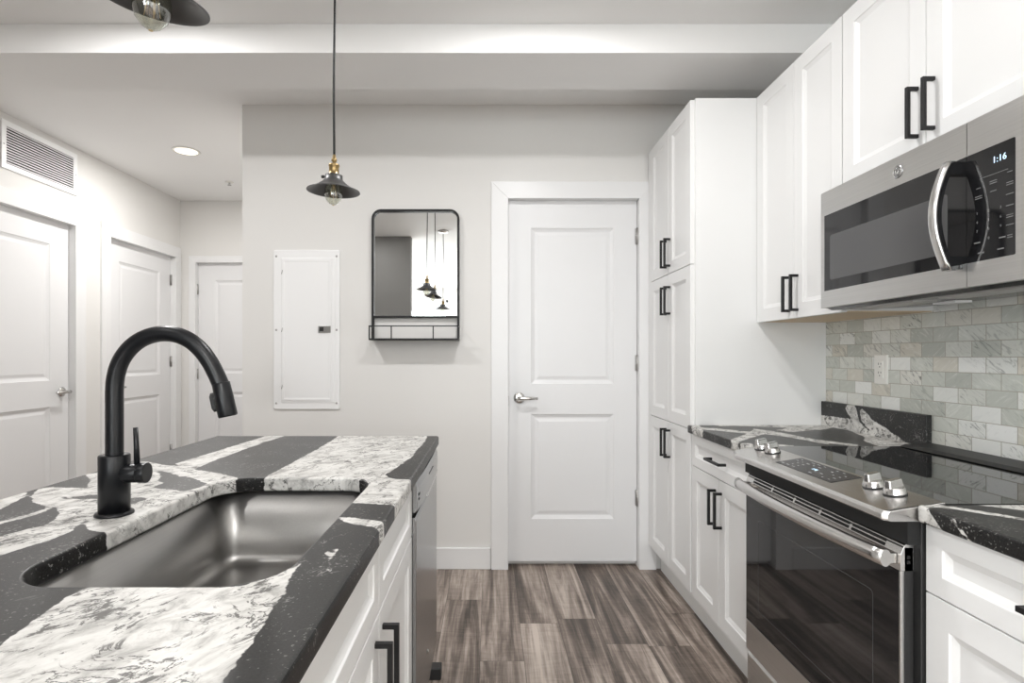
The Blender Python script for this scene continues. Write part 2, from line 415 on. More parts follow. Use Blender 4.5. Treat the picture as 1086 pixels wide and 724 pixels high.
for k, (a, b) in enumerate(((-2.6, -0.9), (-0.4, 1.3))):
    mb = MB()
    for (p, q, r, s) in ((a, a+0.05, 0.45, 2.45), (b-0.05, b, 0.45, 2.45), (a, b, 0.45, 0.5), (a, b, 2.4, 2.45), (a, b, 1.42, 1.46)):
        mb.box(p, q, YREAR-0.09, YREAR-0.03, r, s)
    w = struct(build(mb, 'window_%d' % (k+1), 'trim'))
    mb = MB(); mb.box(a+0.02, b-0.02, YREAR-0.064, YREAR-0.058, 0.47, 2.43); build(mb, 'glass_pane', 'pane', w)

mb = MB()
for (p, q, r, s) in ((-4.1, -4.05, 0.45, 2.45), (-1.75, -1.7, 0.45, 2.45), (-4.1, -1.7, 0.45, 0.5), (-4.1, -1.7, 2.4, 2.45), (-2.925, -2.875, 0.45, 2.45)):
    mb.box(XL-0.09, XL-0.03, p, q, r, s)
w = struct(build(mb, 'window_3', 'trim'))  # unseen window in the left wall, added to carry the side fill
mb = MB(); mb.box(XL-0.064, XL-0.058, -4.08, -1.72, 0.47, 2.43); build(mb, 'glass_pane', 'pane', w)

# baseboards
def skirt(name, boxes):
    mb = MB()
    for b in boxes: mb.box(*b)
    struct(build(mb, name, 'trim', bevel=0.004))
skirt('baseboard_back', [(XHALL, B0-0.102, YB-0.014, YB, 0, 0.125)])
skirt('baseboard_left', [(XL, XL+0.014, -0.34, L0-0.1, 0, 0.125), (XL, XL+0.014, L1+0.1, K0-0.1, 0, 0.125)])
skirt('baseboard_hall', [(XL+0.014, H0-0.07, YH-0.014, YH, 0, 0.125), (H1+0.07, XHALL, YH-0.014, YH, 0, 0.125)])

# ------------------------------------------------------------------ room doors
def casing(name, fn, u0, u1, top, cw, right=True, left=True, cr=None):
    """flat mitred casing round an opening, plus the jamb lining; fn(u, z, w), w < 0 stands into the room"""
    mb = MB(); T = -0.018; cr = cr or cw
    def pr(poly):
        mb.loft([[fn(u, z, 0.0) for u, z in poly], [fn(u, z, T) for u, z in poly]])
    pr([(u0-cw, 0), (u0, 0), (u0, top), (u0-cw, top+cw)])
    pr([(u1, 0), (u1+cr, 0), (u1+cr, top+cw), (u1, top)])
    pr([(u0-cw, top+cw), (u0, top), (u1, top), (u1+cr, top+cw)])
    g = 0.0045
    for a, b, c, d in ((u0-g+0.0005, u0-0.0005, 0, top), (u1+0.0005, u1+g-0.0005, 0, top), (u0, u1, top+0.0005, top+g-0.0005)):
        mb.loft([[fn(a, c, 0.0), fn(b, c, 0.0), fn(b, d, 0.0), fn(a, d, 0.0)], [fn(a, c, 0.079), fn(b, c, 0.079), fn(b, d, 0.079), fn(a, d, 0.079)]])
    return struct(build(mb, name, 'trim', bevel=0.0015))

def lever(parent, fn, u, z, w, du, mat='chrome', length=0.105):
    """round rose, neck and a straight lever that points along du"""
    P = lambda a, b, c: Vector(fn(u+a, z+b, w-c))
    ax = (P(0, 0, 1)-P(0, 0, 0))
    mb = MB(); mb.lathe([(0.0, 0.0), (0.033, 0.0), (0.033, 0.005), (0.029, 0.010), (0.018, 0.013), (0.0, 0.013)], P(0, 0, 0), 32, axis=ax)
    h = build(mb, 'door_lever', mat, parent)
    mb = MB(); mb.cyl(P(0, 0, 0.010), P(0, 0, 0.055), 0.0105, 0.0105)
    mb.tube([P(-0.014*du, 0, 0.052), P(0.01*du, 0, 0.053), P(0.05*du, 0.001, 0.053), P(length*du, -0.001, 0.050)], [0.011, 0.0115, 0.010, 0.008], 18, flat=(1, 1))
    build(mb, 'lever_arm', mat, h)
    return h

def room_door(name, fn, u0, u1, top, inset, hinge_u, lever_u, lever_dir, label, bottom=0.02, hz=(0.38, 1.19, 1.94), du=1, rec=0.034):
    F = lambda u, v, w: fn(u, v, rec-w)              # w = 0 back .. 0.036 front, door front lies 'rec' - t inside
    t = 0.036
    us = [u0+0.002, u0+inset, u1-inset, u1-0.002]; vs = [bottom, 0.28, 0.897, 1.0745, top-0.16, top]
    mb = MB(); mb.slab(lambda u, v, w: fn(u, v, rec+t-w), us, vs, {(1, 1), (1, 3)},
                       [(0.004, t-0.004), (0.020, t-0.011), (0.028, t-0.011), (0.046, t-0.007)], t)
    d = struct(build(mb, name, 'door', bevel=0.001), label)
    for z in hz:
        mb = MB(); a = fn(hinge_u, z-0.047, 0.0)
        mb.cyl(fn(hinge_u, z-0.048, rec-0.008), fn(hinge_u, z+0.048, rec-0.008), 0.0075, n=12)
        p, q = Vector(fn(hinge_u-0.012, z-0.046, rec-0.003)), Vector(fn(hinge_u+0.0015, z+0.046, rec+0.002))
        mb.box(p.x, q.x, p.y, q.y, p.z, q.z)
        build(mb, 'hinge', 'hinge', d)
    if lever_u is not None: lever(d, fn, lever_u, 0.992, rec, lever_dir)
    return d
d = room_door('door_1', fb, B0, B1, DT, 0.137, B1, B0+0.066, 1, 'white two panel door in the back wall', 0.03, hz=(0.405, 1.198, 1.942))
mb = MB(); mb.box(B0-0.0005, B0+0.004, YB+0.020, YB+0.030, 0.945, 1.005); build(mb, 'strike_plate', 'hinge', d)
casing('trim_1', fb, B0, B1, DT, 0.098)
room_door('door_2', fl, L0, L1, DT, 0.165, L0, L1-0.065, -1, 'white two panel door on the left wall beside the vent')
casing('trim_2', fl, L0, L1, DT, 0.098)
room_door('door_3', fl, K0, K1, DT, 0.165, K1, K0+0.065, 1, 'white two panel door on the left wall near the hall end')
casing('trim_3', fl, K0, K1, DT, 0.098, cr=0.085)
room_door('door_4', fh, H0, H1, 2.118, 0.16, H0, H1-0.07, -1, 'white door on the end wall of the hall', hz=(0.30, 1.07, 1.87))
casing('trim_4', fh, H0, H1, 2.118, 0.06)

# tile on the right wall
mb = MB(); mb.box(1.529, XR, 0.55, 2.51, 0.90, 1.48); struct(build(mb, 'wall_tile', 'tile'), 'green grey marble subway tile backsplash')

# ------------------------------------------------------------------ ceiling lights, sprinkler, vent
def downlight(label, x, y, lit, power, color=(1, 0.99, 0.985), spread=PI):
    t = thing('ceiling_downlight', label, 'ceiling light', (x, y, ZC), 'recessed ceiling downlights')
    mb = MB(); mb.lathe([(0.074, 0.0), (0.092, 0.0), (0.094, -0.003), (0.090, -0.006), (0.076, -0.006), (0.074, 0.0)], (0, 0, 0), 48)
    build(mb, 'trim_ring', 'plate', t, local=True)
    mb = MB(); mb.lathe([(0.0, -0.0045), (0.06, -0.0043), (0.0755, -0.003)], (0, 0, 0), 40); build(mb, 'lens', lit, t, local=True)
    area_light('downlight_lamp', (0, 0, -0.012), (0, 0, 0), 0.13, 0.13, power, color, 'DISK', spread, t)
    return t
downlight('lit recessed downlight in the hall ceiling, above the left wall doors', -2.167, 3.937, 'lens', HALL_W, (1, 0.98, 0.955))
downlight('recessed downlight in the kitchen ceiling just before the beam, over the aisle', 0.22, 1.90, 'lens', CAN_W)
downlight('recessed downlight in the kitchen ceiling just before the beam, left of the island', -1.42, 1.90, 'lens', CAN_W*1.2)
downlight('recessed downlight in the kitchen ceiling well before the beam, over the aisle', 0.22, 0.15, 'lens', CAN_W*0.35)
downlight('recessed downlight in the kitchen ceiling well before the beam, left of the island', -1.42, 0.15, 'lens', CAN_W*0.35)

for k, (x, y) in enumerate(((0.22, -1.6), (-1.9, -1.6), (0.22, -3.6), (-1.9, -3.6))):  # unseen lamps added over the living room for ambient fill
    downlight(('recessed downlight behind the camera over the %s side of the living room, %s row' % (('window wall', 'partition')[k % 2], ('first', 'second')[k//2])), x, y, 'lens', 29.0)

t = thing('sprinkler_head', 'small white and chrome sprinkler head on the hall ceiling', 'sprinkler', (-2.19, 4.64, ZC))
mb = MB(); mb.lathe([(0.0, 0.0), (0.034, 0.0), (0.034, -0.003), (0.020, -0.007), (0.0, -0.007)], n=28); build(mb, 'escutcheon', 'plate', t, local=True)
mb = MB(); mb.cyl((0, 0, -0.005), (0, 0, -0.012), 0.008, 0.006, 14)
for s in (-1, 1): mb.tube([(0, s*0.006, -0.01), (0, s*0.012, -0.018), (0, s*0.004, -0.027)], 0.0022, 8)
build(mb, 'sprinkler_body', 'hinge', t, local=True)
mb = MB(); mb.lathe([(0.0, -0.0265), (0.016, -0.0265), (0.016, -0.0285), (0.0, -0.0285)], n=20); build(mb, 'deflector', 'hinge', t, local=True)

t = thing('air_vent', 'white return air grille high on the left wall above the door', 'vent', (XL, 3.60, 2.51))
V0, V1, Z0, Z1 = 3.285, 3.89, 2.365, 2.657
mb = MB()
for a, b, c, d in ((V0, V1, Z0, Z0+0.034), (V0, V1, Z1-0.034, Z1), (V0, V0+0.034, Z0+0.034, Z1-0.034), (V1-0.034, V1, Z0+0.034, Z1-0.034)):
    mb.box(XL, XL+0.010, a, b, c, d)
build(mb, 'grille_frame', 'panel', t, bevel=0.002)
mb = MB(); mb.box(XL+0.0003, XL+0.002, V0+0.034, V1-0.034, Z0+0.034, Z1-0.034); build(mb, 'duct_opening', 'cavity', t)
n = 14
mb = MB()
for k in range(n):
    z = Z0+0.034+(k+0.5)*(Z1-Z0-0.068)/n
    mb.prism([(0.003, z+0.001), (0.0085, z-0.0050), (0.0095, z-0.0050), (0.0095, z-0.0015), (0.0040, z+0.0045), (0.003, z+0.0045)], lambda p, q, s: (XL+p, s, q), V0+0.034, V1-0.034)
build(mb, 'louver_blades', 'panel', t)
for yy in (V0+0.015, V1-0.015):
    mb = MB(); mb.lathe([(0.0, 0.0015), (0.004, 0.001), (0.005, 0.0)], (XL+0.010, yy, 2.51), 12, axis=(1, 0, 0)); build(mb, 'screw', 'hinge', t)

# ------------------------------------------------------------------ breaker panel and mirror on the back wall
t = thing('breaker_panel', 'white electrical breaker panel set in the back wall left of the mirror', 'electrical panel', (-1.06, YB, 1.39))
P0, P1, Q0, Q1 = -1.258, -0.872, 0.928, 1.855
mb = MB()
o_ = rrect(P0, P1, Q0, Q1, 0.012); i_ = rrect(P0, P1, Q0, Q1, 0.012, inset=0.004)
mb.loft([[(x, YB, z) for x, z in o_], [(x, YB-0.008, z) for x, z in o_], [(x, YB-0.011, z) for x, z in i_]])
build(mb, 'cover_plate', 'panel', t)
D0, D1, E0, E1 = -1.205, -0.918, 0.980, 1.800
mb = MB(); a = rrect(D0-0.006, D1+0.022, E0-0.014, E1+0.01, 0.006)
mb.loft([[(x, YB-0.0108, z) for x, z in a], [(x, YB-0.014, z) for x, z in rrect(D0-0.006, D1+0.022, E0-0.014, E1+0.01, 0.006, inset=0.003)]])
build(mb, 'raised_border', 'panel', t)
mb = MB(); mb.slab(lambda u, v, w: (u, YB-0.013-w, v), [D0, D0+0.012, D1-0.012, D1], [E0, E0+0.012, E1-0.012, E1], {(1, 1)}, [(0.004, 0.0035), (0.006, 0.0035)], 0.005)
dr = build(mb, 'panel_door', 'panel', t, bevel=0.001)
mb = MB(); mb.box(-0.993, -0.922, YB-0.0185, YB-0.0222, 1.374, 1.413); lt = build(mb, 'latch', 'hinge', dr, bevel=0.001, label='grey latch')
mb = MB(); mb.box(-0.985, -0.962, YB-0.0222, YB-0.0235, 1.382, 1.406); build(mb, 'latch_slide', 'dark', dr)
for z in (1.06, 1.39, 1.725):
    mb = MB(); mb.cyl((D0-0.002, YB-0.0165, z-0.012), (D0+0.004, YB-0.0165, z+0.012), 0.003, n=10); build(mb, 'panel_hinge', 'hinge', dr)
for x in (P0+0.018, P1-0.018):
    for z in (0.965, 1.39, 1.818):
        mb = MB(); mb.lathe([(0.0, 0.003), (0.004, 0.0025), (0.0065, 0.0)], (x, YB-0.011, z), 12, axis=(0, -1, 0)); build(mb, 'screw', 'hinge', t)

t = thing('wall_mirror', 'black framed rounded mirror with a small shelf rail on the back wall', 'mirror', (-0.43, YB, 1.71))
X0, X1, ZB, ZT = -0.684, -0.176, 1.338, 2.087
def half_round(x0, x1, z0, z1, r, n=8):
    P = [(x0, z0)] + [(x0+r-r*math.cos(PI/2*i/n), z1-r+r*math.sin(PI/2*i/n)) for i in range(n+1)]
    return P + [(x1-r+r*math.sin(PI/2*i/n), z1-r+r*math.cos(PI/2*i/n)) for i in range(n+1)] + [(x1, z0)]
fw_ = 0.013
oo = half_round(X0, X1, ZB, ZT, 0.055); ii = half_round(X0+fw_, X1-fw_, ZB, ZT-fw_, 0.055-fw_)
mb = MB(); rings = []
for (ox, oz), (ix, iz) in zip(oo, ii):
    rings.append([(ox, YB-0.001, oz), (ox, YB-0.028, oz), (ix, YB-0.028, iz), (ix, YB-0.001, iz)])
mb.loft(rings)
mb.box(X0+fw_, X1-fw_, YB-0.001, YB-0.028, 1.459, 1.471)
build(mb, 'mirror_frame', 'black', t, bevel=0.0015)
mb = MB(); g_ = half_round(X0+0.008, X1-0.008, 1.465, ZT-0.008, 0.047)
mb.loft([[(x, YB-0.002, z) for x, z in g_], [(x, YB-0.010, z) for x, z in g_]]); build(mb, 'mirror_glass', 'mirror', t)
mb = MB(); mb.box(X0+0.004, X1+0.001, YB-0.001, YB-0.122, 1.328, 1.338); build(mb, 'shelf', 'black', t, bevel=0.001)
mb = MB()
mb.box(X0+0.004, X1+0.001, YB-0.116, YB-0.122, 1.404, 1.410)
for s, x in ((1, X0+0.004), (-1, X1+0.001)): mb.box(x, x+s*0.006, YB-0.028, YB-0.122, 1.404, 1.410)
for x in (X0+0.004, X0+0.128, X1-0.145, X1-0.006): mb.box(x, x+0.006, YB-0.116, YB-0.122, 1.338, 1.404)
build(mb, 'shelf_rail', 'black', t)

# ------------------------------------------------------------------ cabinets
FR = lambda x0: (lambda u, v, w: (x0-w, u, v))      # fronts on the right run face -X
FI = lambda x0: (lambda u, v, w: (x0+w, u, v))      # fronts on the island face +X
SH = [(0.0025, 0.0165), (0.005, 0.0155), (0.016, 0.0105)]
def front(parent, name, fn, u0, u1, v0, v1, fw=0.058, t=0.02):
    mb = MB(); mb.slab(fn, [u0, u0+fw, u1-fw, u1], [v0, v0+fw, v1-fw, v1], {(1, 1)}, SH, t)
    return build(mb, name, 'cab', parent, bevel=0.0013)
def pull(parent, fn, u, v, L=0.145, vert=True, t=0.02, out=0.034, s=0.0105):
    """square bar pull whose ends turn back into the front"""
    h = s/2; a, b = -L/2, L/2
    prof = [(a, t), (a, t+out), (b, t+out), (b, t), (b-s, t), (b-s, t+out-s), (a+s, t+out-s), (a+s, t)]
    mb = MB(); f = (lambda p, w, k: fn(u+k, v+p, w)) if vert else (lambda p, w, k: fn(u+p, v+k, w))
    R = [[f(p, w, -h) for p, w in prof], [f(p, w, h) for p, w in prof]]
    for k in range(8):
        l = (k+1) % 8; mb.face([R[0][k], R[0][l], R[1][l], R[1][k]])
    for r in R:
        mb.face([r[0], r[1], r[6], r[7]]); mb.face([r[1], r[2], r[5], r[6]]); mb.face([r[2], r[3], r[4], r[5]])
    bmesh.ops.remove_doubles(mb.bm, verts=mb.bm.verts, dist=1e-5)
    return build(mb, 'bar_pull', 'black', parent, bevel=0.0012)
GAP = 0.0016
XD = 0.9375                                             # carcass face; door faces lie 2 cm in front, at 0.9175
# tall cabinet
t = thing('tall_cabinet', 'tall white pantry cabinet with six shaker doors beside the back wall door', 'cabinet', (1.23, 2.85, 0))
mb = MB(); mb.box(XD, XR-0.001, 2.51, 3.195, 0.125, 2.412)
build(mb, 'carcass', 'cab', t, bevel=0.001)
mb = MB(); mb.box(0.99, XR-0.001, 2.512, 3.195, 0.0, 0.125); build(mb, 'toe_kick', 'toe', t)
mb = MB(); mb.box(XD-0.019, XD, 3.155, 3.195, 0.15, 2.412); build(mb, 'filler_strip', 'cab', t)
fn = FR(XD)
yy = [2.524, 2.838, 3.152]
for (v0, v1, pv, both) in ((1.6605, 2.410, 1.766, 1), (0.9045, 1.6575, 1.522, 1), (0.155, 0.9015, 0.792, 1)):
    for k in (0, 1):
        d_ = front(t, 'door', fn, yy[k]+GAP, yy[k+1]-GAP, v0, v1)
        pull(d_, fn, yy[1]+(-0.029 if k == 0 else 0.029), pv)
# base cabinet between tall cabinet and range
def base_cab(label, y0, y1, pull_y=None, end_gap=0.0):
    t = thing('base_cabinet', label, 'cabinet', (1.23, (y0+y1)/2, 0))
    mb = MB(); mb.box(XD, 1.52, y0, y1, 0.125, 0.889); build(mb, 'carcass', 'cab', t, bevel=0.001)
    mb = MB(); mb.box(0.99, 1.52, y0, y1, 0, 0.125); build(mb, 'toe_kick', 'toe', t)
    d_ = front(t, 'drawer', FR(XD), y0+GAP, y1-GAP, 0.7455, 0.887, 0.042)
    ym = (y0+y1)/2
    pull(d_, FR(XD), ym, 0.814, vert=False)
    for a, b, s in ((y0, ym, -1), (ym, y1, 1)):
        d_ = front(t, 'door', FR(XD), a+GAP, b-GAP, 0.155, 0.7425)
        pull(d_, FR(XD), ym+s*0.029, 0.625)
    return t
base_cab('white base cabinet between the tall cabinet and the range', 1.917, 2.508)
base_cab('white base cabinet on the near side of the range', 0.55, 1.1625)
# wall cabinets
XU = 1.2337
def wall_cab(label, y0, ym, y1, z0, z1, pv):
    t = thing('wall_cabinet', label, 'cabinet', (1.38, (y0+y1)/2, z0))
    mb = MB(); mb.box(XU, XR, y0, y1, z0+0.004, z1); build(mb, 'carcass', 'cab', t, bevel=0.001)
    mb = MB(); mb.box(XU+0.004, XR-0.010, y0+0.004, y1-0.004, z0+0.001, z0+0.004); build(mb, 'underside_panel', 'birch', t, label='bare wood underside')
    for a, b, s in ((y0, ym, -1), (ym, y1, 1)):
        d_ = front(t, 'door', FR(XU), a+GAP, b-GAP, z0, z1-0.002)
        pull(d_, FR(XU), ym+s*0.029, pv)
    return t
wall_cab('white two door wall cabinet between the tall cabinet and the microwave', 1.902, 2.203, 2.508, 1.390, 2.414, 1.488)
wall_cab('white two door wall cabinet directly above the microwave', 1.165, 1.536, 1.900, 1.817, 2.414, 1.928)

# ------------------------------------------------------------------ stone counters
def sdist(P, polys):
    """signed distance of points P to the union of polygons, positive inside"""
    P = np.asarray(P, float); best = np.full(len(P), -9.0)
    for poly in polys:
        q = np.asarray(poly, float); a = q; b = np.roll(q, -1, 0)
        dmin = np.full(len(P), 9.0); inside = np.zeros(len(P), bool)
        for (ax, ay), (bx, by) in zip(a, b):
            ex, ey = bx-ax, by-ay; L = ex*ex+ey*ey+1e-12
            tt = np.clip(((P[:, 0]-ax)*ex+(P[:, 1]-ay)*ey)/L, 0, 1)
            dmin = np.minimum(dmin, np.hypot(P[:, 0]-ax-tt*ex, P[:, 1]-ay-tt*ey))
            cr = (ay > P[:, 1]) != (by > P[:, 1])
            with np.errstate(divide='ignore', invalid='ignore'):
                xx = ax+(P[:, 1]-ay)*ex/(ey if ey else 1e-12)
            inside ^= cr & (P[:, 0] < xx)
        best = np.maximum(best, np.where(inside, dmin, -dmin))
    return best
def stone(o, white, dark, uv):
    me = o.data; P = [uv(v.co) for v in me.vertices]
    s = sdist(P, white)
    if dark: s = np.minimum(s, -sdist(P, dark))
    at = me.attributes.new('vein', 'FLOAT', 'POINT'); at.data.foreach_set('value', s.astype(np.float32))

def counter(name, outer, hole, z0, z1, step, parent=None):
    """slab with eased edges; outer/hole are functions of an inset giving loops of fixed length"""
    r = 0.006; mb = MB(); bm = mb.bm
    prof = [(r, 0.0)] + [(r-r*math.sin(a), r-r*math.cos(a)) for a in (PI/8, PI/4, 3*PI/8, PI/2)]
    lo = outer(r); P = list(lo); E = [(i, (i+1) % len(lo)) for i in range(len(lo))]
    if hole:
        hl = hole(-r); n0 = len(P); P += hl; E += [(n0+i, n0+(i+1) % len(hl)) for i in range(len(hl))]
    A = np.array(lo); x0, y0 = A.min(0); x1, y1 = A.max(0)
    gx = np.arange(x0+step*0.6, x1-step*0.4, step); gy = np.arange(y0+step*0.6, y1-step*0.4, step)
    gp = np.array([(x, y) for x in gx for y in gy])
    keep = sdist(gp, [lo]) > step*0.5
    if hole: keep &= sdist(gp, [hl]) < -step*0.5
    P += [tuple(p) for p in gp[keep]]
    vs, es, fs, *_ = delaunay_2d_cdt([Vector(p) for p in P], E, [], 0, 1e-6)
    cen = np.array([((vs[f[0]]+vs[f[1]]+vs[f[2]])/3)[:] for f in fs])
    ok = sdist(cen, [lo]) > 0
    if hole: ok &= sdist(cen, [hl]) < 0
    for z, flip in ((z1, False), (z0, True)):
        V = [bm.verts.new((v.x, v.y, z)) for v in vs]
        for f, k in zip(fs, ok):
            if k: bm.faces.new([V[i] for i in (reversed(f) if flip else f)])
    zs = [z1-0.006-(z1-z0-0.012)*k/3 for k in range(1, 3)]
    def rim(loop, sgn):
        R = [[(x, y, z1-dz) for x, y in loop(sgn*i)] for i, dz in prof] + [[(x, y, z) for x, y in loop(0)] for z in zs]
        R += [[(x, y, z0+dz) for x, y in loop(sgn*i)] for i, dz in reversed(prof)]
        mb.loft(R, False, False, smooth=True)
    rim(outer, 1)
    if hole: rim(hole, -1)
    bmesh.ops.remove_doubles(bm, verts=bm.verts, dist=2e-5)
    loose = [v for v in bm.verts if not v.link_faces]
    bmesh.ops.delete(bm, geom=loose, context='VERTS')
    o = build(mb, name, 'granite', parent); o.data.materials.append(M['granite_edge'])
    for p in o.data.polygons:
        if p.use_smooth and abs(p.normal.z) < 0.7: p.material_index = 1
    return o

# the pale bands of the island stone, in metres on the slab
WHITE = [
 [(-0.552, 0.749), (-0.447, 0.749), (-0.345, 0.749), (-0.313, 0.781), (-0.301, 0.842), (-0.285, 0.830), (-0.287, 0.801), (-0.275, 0.74), (-0.267, 0.66), (-0.26, 0.601), (-0.258, 0.559), (-0.259, 0.528), (-0.242, 0.444), (-0.251, 0.10), (-0.511, 0.10), (-0.521, 0.455), (-0.529, 0.595), (-0.536, 0.63), (-0.543, 0.667)],
 [(-0.299, 1.077), (-0.254, 1.065), (-0.204, 1.046), (-0.174, 1.026), (-0.165, 0.971), (-0.211, 1.006), (-0.269, 1.037)],
 [(-0.296, 1.174), (-0.298, 1.294), (-0.297, 1.361), (-0.32, 1.403), (-0.358, 1.40), (-0.456, 1.40), (-0.58, 1.40), (-0.581, 1.495), (-0.58, 1.642), (-0.579, 1.786), (-0.584, 1.958), (-0.594, 2.25), (-0.249, 2.25), (-0.24, 2.069), (-0.241, 1.917), (-0.244, 1.822), (-0.243, 1.703), (-0.255, 1.613), (-0.264, 1.532), (-0.277, 1.453), (-0.257, 1.414), (-0.239, 1.403), (-0.2, 1.399), (-0.177, 1.392), (-0.171, 1.201), (-0.197, 1.159), (-0.259, 1.17)],
 [(-0.87, 2.25), (-0.802, 2.25), (-0.825, 1.859), (-0.826, 1.657), (-0.82, 1.525), (-0.916, 1.599)],
 [(-1.048, 1.645), (-1.0, 1.628), (-0.923, 1.581), (-0.885, 1.572), (-0.821, 1.527), (-0.739, 1.483), (-0.645, 1.417), (-0.639, 1.361), (-0.645, 1.285), (-0.645, 1.201), (-0.665, 1.093), (-0.665, 0.975), (-0.703, 0.987), (-0.72, 0.992), (-0.745, 1.014), (-0.771, 1.055), (-0.754, 1.003), (-0.748, 0.971), (-0.747, 0.941), (-0.755, 0.922), (-0.765, 0.895), (-0.769, 0.866), (-0.794, 0.801), (-0.874, 0.882), (-0.849, 0.956), (-0.841, 0.995), (-0.827, 1.02), (-0.831, 1.055), (-0.853, 1.093), (-0.892, 1.141), (-0.912, 1.141), (-0.982, 1.185), (-1.025, 1.233), (-1.064, 1.303), (-1.061, 1.322), (-1.023, 1.317), (-0.956, 1.308), (-1.0, 1.382), (-1.069, 1.459), (-1.051, 1.483), (-1.038, 1.558)],
 [(-1.046, 1.093), (-1.148, 1.201), (-1.073, 1.209), (-1.091, 1.267), (-1.059, 1.263), (-1.033, 1.225), (-1.018, 1.178), (-0.998, 1.123)],
 [(-0.932, 0.992), (-0.925, 1.042), (-0.916, 1.083), (-0.911, 1.135), (-0.896, 1.128), (-0.901, 1.073), (-0.914, 1.029), (-0.917, 0.977)],
 [(-0.262, 0.878), (-0.252, 0.905), (-0.243, 0.885), (-0.247, 0.850)], [(-0.246, 0.840), (-0.238, 0.842), (-0.230, 0.800), (-0.238, 0.795)],
]
DARKP = [
 [(-0.807, 1.313), (-0.805, 1.366), (-0.822, 1.425), (-0.797, 1.442), (-0.694, 1.356), (-0.694, 1.313), (-0.703, 1.276), (-0.758, 1.299)],
 [(-0.918, 1.507), (-0.895, 1.507), (-0.811, 1.444), (-0.811, 1.382), (-0.827, 1.361), (-0.853, 1.436)],
 [(-0.799, 1.209), (-0.792, 1.221), (-0.749, 1.219), (-0.753, 1.185), (-0.757, 1.155)],
 [(-0.976, 1.237), (-0.931, 1.225), (-0.904, 1.246), (-0.876, 1.246), (-0.853, 1.213), (-0.898, 1.209), (-0.933, 1.209)],
 [(-0.640, 1.385), (-0.585, 1.385), (-0.580, 1.445), (-0.640, 1.455)],
]
ZT0, ZT1 = 0.890, 0.925
SKX0, SKX1, SKY0, SKY1, SKR = -0.680, -0.297, 0.752, 1.418, 0.085
io = lambda i: rrect(-1.073, -0.200, 0.12, 2.167, 0.010, 4, 40, 90, i)
ih = lambda i: rrect(SKX0, SKX1, SKY0, SKY1, SKR, 14, 16, 30, i)
o = counter('island_countertop', io, ih, ZT0, ZT1, 0.014)
stone(o, WHITE, DARKP, lambda c: (c.x, c.y))
tag(o, 'black and white granite island countertop with a cut-out for the sink', 'countertop')

FARW = [
 [(0.914, 2.515), (0.96, 2.536), (0.841, 2.147), (0.837, 2.18)],
 [(0.931, 2.425), (1.012, 2.363), (1.079, 2.275), (1.053, 2.219), (0.98, 2.289), (0.907, 2.363)],
 [(0.904, 2.069), (1.058, 2.247), (1.136, 2.378), (1.183, 2.303), (1.201, 2.206), (1.233, 2.001), (1.2, 1.948), (1.159, 2.129), (1.102, 2.219), (1.004, 2.117), (0.906, 2.012), (0.824, 1.822), (0.799, 1.822)],
 [(1.014, 2.55), (1.578, 2.561), (1.557, 2.458), (1.447, 2.124), (1.388, 2.053), (1.357, 1.948), (1.357, 1.90), (1.477, 1.90), (1.592, 1.98), (1.743, 2.167), (1.666, 2.561), (1.44, 2.363), (1.358, 2.333), (1.246, 2.275), (1.206, 2.333), (1.312, 2.409), (1.195, 2.448), (1.105, 2.481), (1.031, 2.458)],
 [(0.898, 1.98), (0.944, 1.99), (0.889, 1.84), (0.827, 1.822)],
 [(1.023, 1.958), (1.068, 1.938), (1.035, 1.878), (0.981, 1.878)],
 [(1.233, 2.069), (1.267, 2.001), (1.3, 1.948), (1.273, 1.907), (1.197, 2.01)]]
o = counter('countertop', lambda i: rrect(0.898, 1.527, 1.9155, 2.508, 0.006, 3, 40, 40, i), None, ZT0, ZT1, 0.016)
stone(o, FARW, None, lambda c: (c.x, c.y))
tag(o, 'black granite countertop with white veins between the tall cabinet and range', 'countertop')
NEARW = [
 [(0.901, 1.17), (0.922, 1.176), (0.963, 1.148), (1.034, 1.068), (1.103, 0.977), (1.085, 0.961), (1.019, 1.052), (0.947, 1.13), (0.922, 1.148), (0.88, 1.125), (0.86, 1.14), (0.87, 1.175)],
 [(1.016, 1.197), (1.082, 1.193), (1.201, 1.17), (1.235, 1.061), (1.154, 0.992), (1.084, 1.12), (1.028, 1.155)],
 [(0.88, 1.082), (0.906, 1.078), (0.906, 1.070), (0.88, 1.071)]]
o = counter('countertop', lambda i: rrect(0.898, 1.527, 0.55, 1.1648, 0.012, 4, 40, 40, i), None, ZT0, ZT1, 0.016)
stone(o, NEARW, None, lambda c: (c.x, c.y+max(0, ZT1-c.z)*1.2*(1 if c.y < 1.14 and c.x < 0.91 else 0)))
tag(o, 'black granite countertop on the near side of the range', 'countertop')
# upstand
BW = [[(2.52, 0.970), (2.359, 0.975), (2.301, 0.976), (2.334, 1.013), (2.323, 1.037), (2.279, 1.037), (2.259, 1.009), (2.232, 1.026), (2.166, 0.985), (2.11, 0.97), (2.063, 0.949), (2.0, 0.929), (2.0, 0.90), (2.52, 0.90)]]
BD = [[(2.268, 1.031), (2.245, 1.014), (2.233, 0.977), (2.178, 0.94), (2.2, 0.939), (2.25, 0.971)]]
mb = MB()
ys = np.linspace(1.905, 2.508, 62); zs = np.linspace(ZT1, 1.034, 13)
for i in range(61):
    for j in range(12):
        for x in (1.506, 1.527): mb.face([(x, ys[i], zs[j]), (x, ys[i+1], zs[j]), (x, ys[i+1], zs[j+1]), (x, ys[i], zs[j+1])])
    for z in (ZT1, 1.034): mb.face([(1.506, ys[i], z), (1.506, ys[i+1], z), (1.527, ys[i+1], z), (1.527, ys[i], z)])
for j in range(12):
    for y in (ys[0], ys[-1]): mb.face([(1.506, y, zs[j]), (1.506, y, zs[j+1]), (1.527, y, zs[j+1]), (1.527, y, zs[j])])
